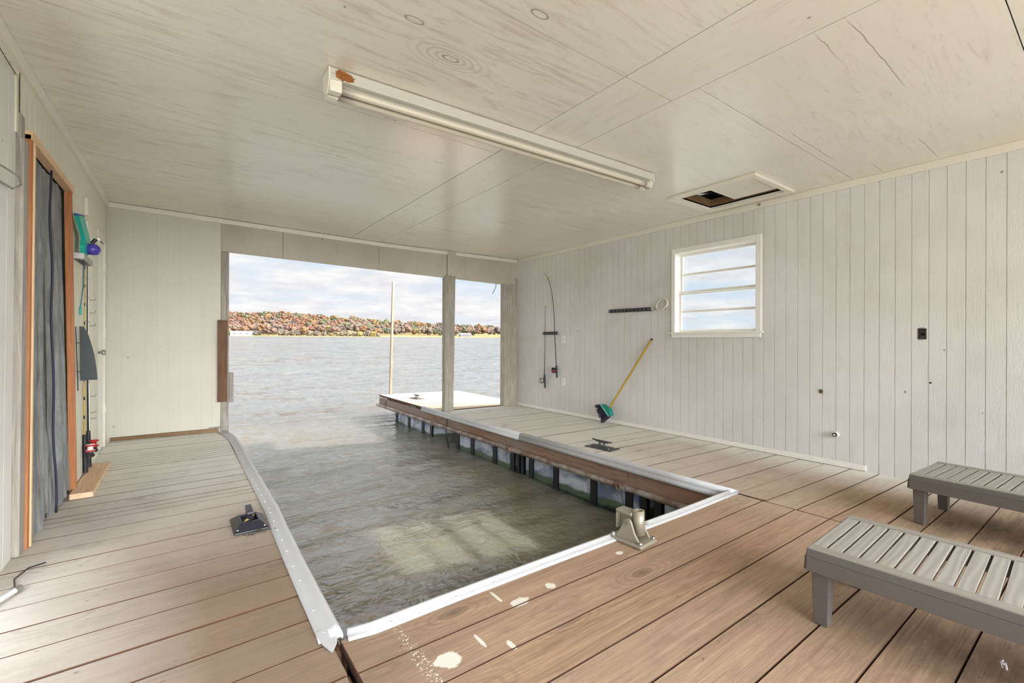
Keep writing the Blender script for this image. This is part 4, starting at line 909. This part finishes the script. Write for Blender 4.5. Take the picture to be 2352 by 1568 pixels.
# ------------------------------------------------------------------ LAKE
wm = NT('lake_water', .06, .5); P = wm.pos(); wm.b.inputs['IOR'].default_value = 2.1; wm.b.subsurface_method = 'BURLEY'; wm.b.inputs['Subsurface Weight'].default_value = .85; wm.b.inputs['Subsurface Radius'].default_value = (.34, .30, .16); wm.b.inputs['Subsurface Scale'].default_value = 1.0
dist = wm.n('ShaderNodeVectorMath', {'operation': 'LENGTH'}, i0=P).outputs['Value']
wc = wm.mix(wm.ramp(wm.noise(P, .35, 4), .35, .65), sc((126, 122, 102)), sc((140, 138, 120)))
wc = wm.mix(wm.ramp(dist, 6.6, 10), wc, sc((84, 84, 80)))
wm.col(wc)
b1 = wm.noise(wm.mapv(P, (1, 1, 1), rot=(0, 0, .5)), 9, 4, .55, .6); b2 = wm.noise(wm.mapv(P, (.55, 1.5, 1), rot=(0, 0, -.35)), 1.5, 4, .6, .5); b3 = wm.noise(wm.mapv(P, (.05, .22, 1), rot=(0, 0, -.55)), 1.0, 4, .6, .4)
n1 = wm.n('ShaderNodeBump', Height=b1, Strength=wm.ramp(dist, 3, 30, .75, .0), Distance=.04)
n2 = wm.n('ShaderNodeBump', Height=b2, Strength=wm.ramp(dist, 6, 16, .3, .8), Distance=.22, Normal=n1.outputs[0]); n3 = wm.n('ShaderNodeBump', Height=b3, Strength=.5, Distance=1.6, Normal=n2.outputs[0])
wm.set(wm.b.inputs['Normal'], n3.outputs[0]); wm.set(wm.b.inputs['Roughness'], wm.ramp(dist, 6, 120, .05, .16))
NRr, NAr = 620, 560
rad = 0.6 * (620 / 0.6) ** (np.linspace(0, 1, NRr)); ang = np.radians(np.linspace(-38, 118, NAr))
R_, A_ = np.meshgrid(rad, ang, indexing='ij'); X_ = R_ * np.sin(A_) + .3; Y_ = R_ * np.cos(A_) - .6
Z_ = -0.577 + .0037 * X_ + .0112 * Y_
rs = np.random.RandomState(4)
cell = R_ * 0.0113
for k in range(46):
    lam = .16 * (1.115 ** k); th = rs.normal(math.radians(205), .55); amp = .0105 * lam ** .92 * .62
    if lam > 6: amp *= .6
    if lam < .55: amp *= 1.7
    kx, ky = math.sin(th) * 2 * PI / lam, math.cos(th) * 2 * PI / lam
    fade = np.clip((lam / (cell * 3.0)) - .5, 0, 1)
    inside = np.clip((Y_ - 4) / 10, .2, 1.25) if lam > .5 else np.clip((Y_ + 2) / 10, .5, 1.0)
    ph = rs.uniform(0, 6.28); s = np.sin(kx * X_ + ky * Y_ + ph + .6 * np.sin(.37 * kx * Y_ + ph * 3))
    Z_ = Z_ + amp * .55 * fade * inside * (1 - 2 * np.abs(s) ** .8 * .5 - .0) if k % 3 == 0 else Z_ + amp * .5 * fade * inside * s
me = bpy.data.meshes.new('lake'); nv = NRr * NAr
co = np.stack([X_, Y_, Z_], -1).reshape(-1, 3).astype(np.float32)
ii = np.arange(NRr - 1)[:, None] * NAr + np.arange(NAr - 1)[None, :]
quads = np.stack([ii, ii + NAr, ii + NAr + 1, ii + 1], -1).reshape(-1, 4)[:, ::-1]
me.vertices.add(nv); me.vertices.foreach_set('co', co.ravel()); nf = len(quads)
me.loops.add(nf * 4); me.loops.foreach_set('vertex_index', quads.ravel().astype(np.int32)); me.polygons.add(nf)
me.polygons.foreach_set('loop_start', np.arange(0, nf * 4, 4, dtype=np.int32)); me.polygons.foreach_set('use_smooth', np.ones(nf, dtype=bool)); me.update(calc_edges=True); me.validate()
me.materials.append(wm.m); o = bpy.data.objects.new('lake_water', me); COL.objects.link(o); tag(o, 'choppy grey-green lake water filling the slip and reaching the far shore', 'lake', kind='stuff')

# ------------------------------------------------------------------ FAR SHORE
def lerp_tab(tab, u):
    for (a, va), (b, vb) in zip(tab, tab[1:]):
        if u <= b: return va + (vb - va) * max(0, (u - a)) / (b - a)
    return tab[-1][1]
TOP = [(250, 716), (526, 718), (600, 717), (650, 717), (718, 723), (820, 729), (880, 736), (1010, 743), (1060, 746), (1153, 750), (1400, 755), (1700, 760)]
BASE = [(250, 769.5), (526, 771.5), (885, 774), (1153, 776), (1700, 778)]
def ground(u, s):                       # s = 0 at the water's edge, 1 on the ridge
    t0 = 450 if u < 885 else 450 + min(60, (u - 885) * 1.0)
    t = t0 + 330 * s; h = 9.0 / t * FPX
    vb = lerp_tab(BASE, u) + (-1 if u > 885 else 0); vt = lerp_tab(TOP, u) + h
    vt = min(vt, vb - 1.5)
    return bearing(u, vb + (vt - vb) * s ** .85, t)
g = MB(); us = list(range(250, 1701, 25)); ss = [0, .03, .1, .2, .35, .5, .7, .85, 1.0, 1.2]
vs = []
for s in ss:
    for u in us:
        p = ground(u, min(s, 1.0))
        if s > 1: p = p + (p - CAM) * .2; p.z -= 12
        vs.append(p)
for u in us: q = ground(u, 0); q = q + (CAM - q) * .01; q.z -= 1.5; vs.append(q)
nU = len(us); order = [len(ss)] + list(range(len(ss)))
fs = [(order[j] * nU + i, order[j] * nU + i + 1, order[j + 1] * nU + i + 1, order[j + 1] * nU + i) for j in range(len(order) - 1) for i in range(nU - 1)]
g.add(vs, fs, 0, True)
gm = NT('dry_grass', .95, .1); gf = gm.noise(gm.pos(), .05, 5, .6); gm.col(gm.mix(gf, sc((130, 114, 78)), sc((112, 98, 66))))
g.build('hill', gm.m, kind='structure')

def leaf_mat(name, a, b):
    t = NT(name, .9, .1); oi = t.n('ShaderNodeObjectInfo').outputs['Random']; f = t.noise(t.obj(), .9, 5, .7)
    t.col(t.mix(t.ramp(f, .3, .7), sc(a), sc(b))); hs = t.n('ShaderNodeHueSaturation', Hue=t.ramp(oi, 0, 1, .494, .506), Saturation=t.ramp(oi, 0, 1, .7, 1.0), Value=t.ramp(oi, 0, 1, .9, 1.12), Color=t.b.inputs['Base Color'].links[0].from_socket)
    t.col(hs.outputs[0]); return t.m
kinds = [('rust', leaf_mat('rust_leaves', (84, 56, 42), (98, 68, 52))), ('orange', leaf_mat('orange_leaves', (92, 66, 44), (106, 78, 54))), ('brown', leaf_mat('brown_leaves', (80, 66, 56), (94, 80, 68))),
         ('green', leaf_mat('olive_leaves', (66, 66, 48), (82, 80, 58))), ('yellow', leaf_mat('yellow_leaves', (102, 88, 48), (116, 102, 60))), ('tan', leaf_mat('tan_scrub', (90, 78, 60), (102, 90, 72)))]
M_bark = plain('far_bark', (110, 96, 84), .9)
def crown_mesh(seed, w, h, trunk):
    rr = random.Random(seed); bm = bmesh.new()
    for k in range(24):
        a = rr.uniform(0, 2 * PI); rad_ = rr.uniform(.0, .72) * w / 2; zf = rr.random()
        cx, cy, cz = rad_ * math.cos(a), rad_ * math.sin(a), trunk + (h - trunk) * (.18 + .68 * zf)
        r_ = w * rr.uniform(.17, .27) * (1.1 - .45 * zf)
        res = bmesh.ops.create_icosphere(bm, subdivisions=2, radius=r_, matrix=Matrix.Translation((cx, cy, cz)) @ Matrix.Diagonal((1, 1, .8, 1)))
        for v in res['verts']:
            v.co += Vector(v.co - Vector((cx, cy, cz))) * (.55 * noise.noise(v.co * 1.3 + Vector((seed, 0, 0))) + .25 * noise.noise(v.co * 3.7))
    nf_ = len(bm.faces)
    bmesh.ops.create_cone(bm, cap_ends=True, segments=7, radius1=w * .03, radius2=w * .015, depth=trunk + h * .4, matrix=Matrix.Translation((0, 0, (trunk + h * .4) / 2 - .4)))
    bm.faces.ensure_lookup_table()
    for i, f_ in enumerate(bm.faces): f_.material_index = 0 if i < nf_ else 1; f_.smooth = True
    me = bpy.data.meshes.new('tree'); bm.to_mesh(me); bm.free(); return me
base_meshes = [crown_mesh(i, 9.5, 9.5 + (i % 3), 1.6) for i in range(4)] + [crown_mesh(10 + i, 6.5, 4.6, .2) for i in range(2)]
tree_me = {}
for kn, km in kinds:
    for i, bmh in enumerate(base_meshes):
        if (kn == 'tan') != (i >= 4) and not (kn == 'yellow' and i >= 4): continue
        c = bmh.copy(); c.materials.append(km); c.materials.append(M_bark); tree_me[(kn, i)] = c
rt = random.Random(21); cand = []
rows = [.05, .10, .17, .25, .34, .44, .55, .67, .80, .93, 1.0]
for s in rows:
    u = 470 + rt.uniform(0, 12)
    while u < 1230:
        t = 450 + 330 * s; step = 6.3 / t * FPX * rt.uniform(.8, 1.25)
        span = lerp_tab(BASE, u) - lerp_tab(TOP, u)
        ridx = rows.index(s)
        keep = span > 38 or (span > 30 and ridx % 2 == 0) or ridx in (3, 6, 10) 
        near_pt = s < .12
        if near_pt and u > 885: keep = False
        if keep: cand.append((u, s))
        u += step if span > 30 else step * .8
def kind_for(u, s):
    r_ = rt.random()
    if s < .12: return rt.choice(['yellow', 'tan', 'tan', 'tan', 'yellow', 'orange']) if u > 590 else rt.choice(['yellow', 'brown', 'orange'])
    if u > 840: return rt.choices(['brown', 'green', 'orange', 'rust', 'yellow'], [4, 4, 2.5, 1, 1])[0]
    if u > 700: return rt.choices(['rust', 'orange', 'green', 'brown', 'yellow'], [4, 3, 2, 2.5, .3])[0]
    if s > .7: return rt.choices(['orange', 'green', 'brown', 'rust'], [3, 1.6, 1.4, 2])[0]
    return rt.choices(['rust', 'orange', 'brown', 'green', 'yellow'], [5, 3, 3, .6, .4])[0]
names = {'rust': ('autumn_tree', 'rust-red autumn tree in the forest on the far hill'), 'orange': ('autumn_tree', 'orange-leaved autumn tree in the forest on the far hill'), 'brown': ('autumn_tree', 'brownish half-bare tree in the forest on the far hill'),
         'green': ('evergreen_tree', 'olive green tree among the autumn trees across the lake'), 'yellow': ('yellow_tree', 'bright yellow tree or shrub near the far shoreline'), 'tan': ('shore_shrub', 'tan leafless scrub bush at the far water edge')}
cand.sort(key=lambda c: c[1]); nind = 0; rest = []
for (u, s) in cand:
    kn = kind_for(u, s); low = s < .12
    opts = [k for k in tree_me if k[0] == kn and ((k[1] >= 4) if (low and kn in ('yellow', 'tan')) else k[1] < 4)]
    key = rt.choice(opts); p = ground(u, s); sc_ = rt.uniform(.72, 1.18); rot = rt.uniform(0, 6.28)
    if nind < 300:
        o = bpy.data.objects.new(names[kn][0], tree_me[key]); COL.objects.link(o); o.location = p; o.rotation_euler = (0, 0, rot); o.scale = (sc_, sc_, sc_ * rt.uniform(.85, 1.15))
        tag(o, names[kn][1], 'shrub' if kn == 'tan' else 'tree', {'rust': 'rust-red trees across the lake', 'orange': 'orange trees across the lake', 'brown': 'brown trees across the lake', 'green': 'olive trees across the lake', 'yellow': 'yellow trees across the lake', 'tan': 'scrub along the far shore'}[kn]); nind += 1
    else: rest.append((key, p, rot, sc_))
if rest:
    sv, sf, smi, mats_, base_i = [], [], [], [], 0
    mlist = [k[1] for k in kinds]
    for key, p, rot, s_ in rest:
        me_ = tree_me[key]; a = np.empty(len(me_.vertices) * 3, dtype=np.float32); me_.vertices.foreach_get('co', a); a = a.reshape(-1, 3) * s_
        c_, q_ = math.cos(rot), math.sin(rot); a = np.stack([a[:, 0] * c_ - a[:, 1] * q_, a[:, 0] * q_ + a[:, 1] * c_, a[:, 2]], -1) + np.array(p)
        sv.append(a); mi_ = [k[0] for k in kinds].index(key[0])
        for pl_ in me_.polygons: sf.append([base_i + v for v in pl_.vertices]); smi.append(mi_)
        base_i += len(a)
    me = bpy.data.meshes.new('distant_forest'); me.from_pydata(np.concatenate(sv).tolist(), [], sf)
    for m_ in mlist: me.materials.append(m_)
    me.polygons.foreach_set('material_index', smi); me.polygons.foreach_set('use_smooth', [True] * len(sf)); me.update()
    o = bpy.data.objects.new('distant_forest', me); COL.objects.link(o); tag(o, 'autumn woodland filling the back and crest of the far hill', 'forest', kind='stuff')

def house(u, s, w, d, hgt, wallc, roofc, label):
    p = ground(u, s); r = empty('lake_house', p, label, 'house'); r.rotation_euler = (0, 0, -YAW + .25); ORG[r] = Vector((0, 0, 0))
    f = MB(); f.box(-w / 2, w / 2, -d / 2, d / 2, -1, hgt); f.build('wall', plain('house_wall', wallc, .8), r)
    f = MB(); f.prism([(-d / 2 - .5, hgt), (d / 2 + .5, hgt), (0, hgt + 1.8)], 0, -w / 2 - .5, w / 2 + .5); f.build('roof', plain('house_roof', roofc, .8), r)
    for x in (-w * .3, 0, w * .3): f = MB(); f.box(x - .9, x + .9, -d / 2 - .06, -d / 2, .8, hgt - .4); f.build('window', plain('house_glass', (86, 92, 100), .3), r)
house(556, .035, 19, 8, 2.6, (150, 148, 148), (120, 118, 120), 'long low white house on the far shore at the left')
house(1068, .10, 13, 8, 2.4, (96, 92, 94), (118, 116, 120), 'small grey house on the far shore seen through the narrow opening')

# unseen pale bank added to bounce sun onto the ceiling; open water elsewhere
f = MB(); f.box(-30, 34, -40, YN - .35, -1.2, -.12); f.build('ground_bounce', plain('pale_bounce', (200, 198, 192), .9, var=.15, scale=3), kind='structure')
f = MB(); f.add([(-620, -620, -9), (620, -620, -9), (620, 620, 4), (-620, 620, 4)], [(0, 1, 2, 3)]); f.v = [Vector((p.x, p.y, -1.15 + .0037 * p.x + .0112 * p.y)) for p in f.v]
f.build('lake_bed', M_float_b if False else plain('lake_bed', (96, 92, 74), .3), kind='structure')

# ------------------------------------------------------------------ LIGHT AND SKY
SUN_DIR = Vector((1.0, -.20, .74)).normalized()      # towards the sun
sd = bpy.data.lights.new('sun', 'SUN'); sd.energy = 3.0; sd.angle = math.radians(.8); sd.color = (1, .93, .82)
so = bpy.data.objects.new('sun', sd); COL.objects.link(so); so.rotation_euler = SUN_DIR.to_track_quat('Z', 'Y').to_euler()
W = bpy.data.worlds.new('sky'); scene.world = W; W.use_nodes = True; nt = W.node_tree; nt.nodes.clear()
def wn_(ty, props=None, **inp):
    nd = nt.nodes.new(ty)
    for k, v in (props or {}).items(): setattr(nd, k, v)
    for k, v in inp.items():
        sck = nd.inputs[int(k[1:]) if k[0] == 'i' and k[1:].isdigit() else k]
        if isinstance(v, bpy.types.NodeSocket): nt.links.new(v, sck)
        else: sck.default_value = v
    return nd
tc = wn_('ShaderNodeTexCoord').outputs['Generated']
sx = wn_('ShaderNodeSeparateXYZ', Vector=tc).outputs
den = wn_('ShaderNodeMath', {'operation': 'ADD'}, i0=wn_('ShaderNodeMath', {'operation': 'MAXIMUM'}, i0=sx[2], i1=0.0).outputs[0], i1=.16).outputs[0]
cx = wn_('ShaderNodeMath', {'operation': 'DIVIDE'}, i0=sx[0], i1=den).outputs[0]; cy = wn_('ShaderNodeMath', {'operation': 'DIVIDE'}, i0=sx[1], i1=den).outputs[0]
cv = wn_('ShaderNodeCombineXYZ', X=cx, Y=cy, Z=0.0).outputs[0]
cn = wn_('ShaderNodeTexNoise', Vector=cv, Scale=1.25, Detail=9.0, Roughness=.58, Distortion=.35).outputs['Fac']
cs = wn_('ShaderNodeMapRange', {'clamp': True}, Value=cn, i1=.35, i2=.52, i3=0.0, i4=1.0).outputs[0]
shn = wn_('ShaderNodeTexNoise', Vector=cv, Scale=2.6, Detail=6.0, Roughness=.6).outputs['Fac']
sh = wn_('ShaderNodeMapRange', {'clamp': True}, Value=shn, i1=.38, i2=.62, i3=0.0, i4=1.0).outputs[0]
blue = wn_('ShaderNodeMix', {'data_type': 'RGBA'}, i0=wn_('ShaderNodeMapRange', {'clamp': True}, Value=sx[2], i1=.0, i2=.45, i3=0.0, i4=1.0).outputs[0], i6=(.78, .86, .93, 1), i7=(.50, .68, .92, 1)).outputs[2]
cl = wn_('ShaderNodeMix', {'data_type': 'RGBA'}, i0=sh, i6=(.80, .79, .83, 1), i7=(1.0, .985, .97, 1)).outputs[2]
skc = wn_('ShaderNodeMix', {'data_type': 'RGBA'}, i0=cs, i6=blue, i7=cl).outputs[2]
dt = wn_('ShaderNodeVectorMath', {'operation': 'DOT_PRODUCT'}, i0=tc, i1=tuple(Vector((.48, -.84, .32)).normalized())).outputs['Value']
glow = wn_('ShaderNodeMapRange', {'clamp': True, 'interpolation_type': 'SMOOTHSTEP'}, Value=dt, i1=.2, i2=.9, i3=.47, i4=9.0).outputs[0]
bg = wn_('ShaderNodeBackground', Color=skc, Strength=glow)
ow = wn_('ShaderNodeOutputWorld'); nt.links.new(bg.outputs[0], ow.inputs[0])

# ------------------------------------------------------------------ CAMERA
cd = bpy.data.cameras.new('camera'); cam = bpy.data.objects.new('camera', cd); COL.objects.link(cam)
cd.sensor_width = 36; cd.lens = FPX / 2352 * 36; cd.clip_start = .02; cd.clip_end = 3000
B = -_F
cam.matrix_world = Matrix(((_R.x, _U.x, B.x, CAM.x), (_R.y, _U.y, B.y, CAM.y), (_R.z, _U.z, B.z, CAM.z), (0, 0, 0, 1)))
scene.camera = cam
vs_ = scene.view_settings; vs_.view_transform = 'Standard'; vs_.look = 'None'; vs_.gamma = 1; vs_.use_curve_mapping = False; vs_.exposure = 1.12
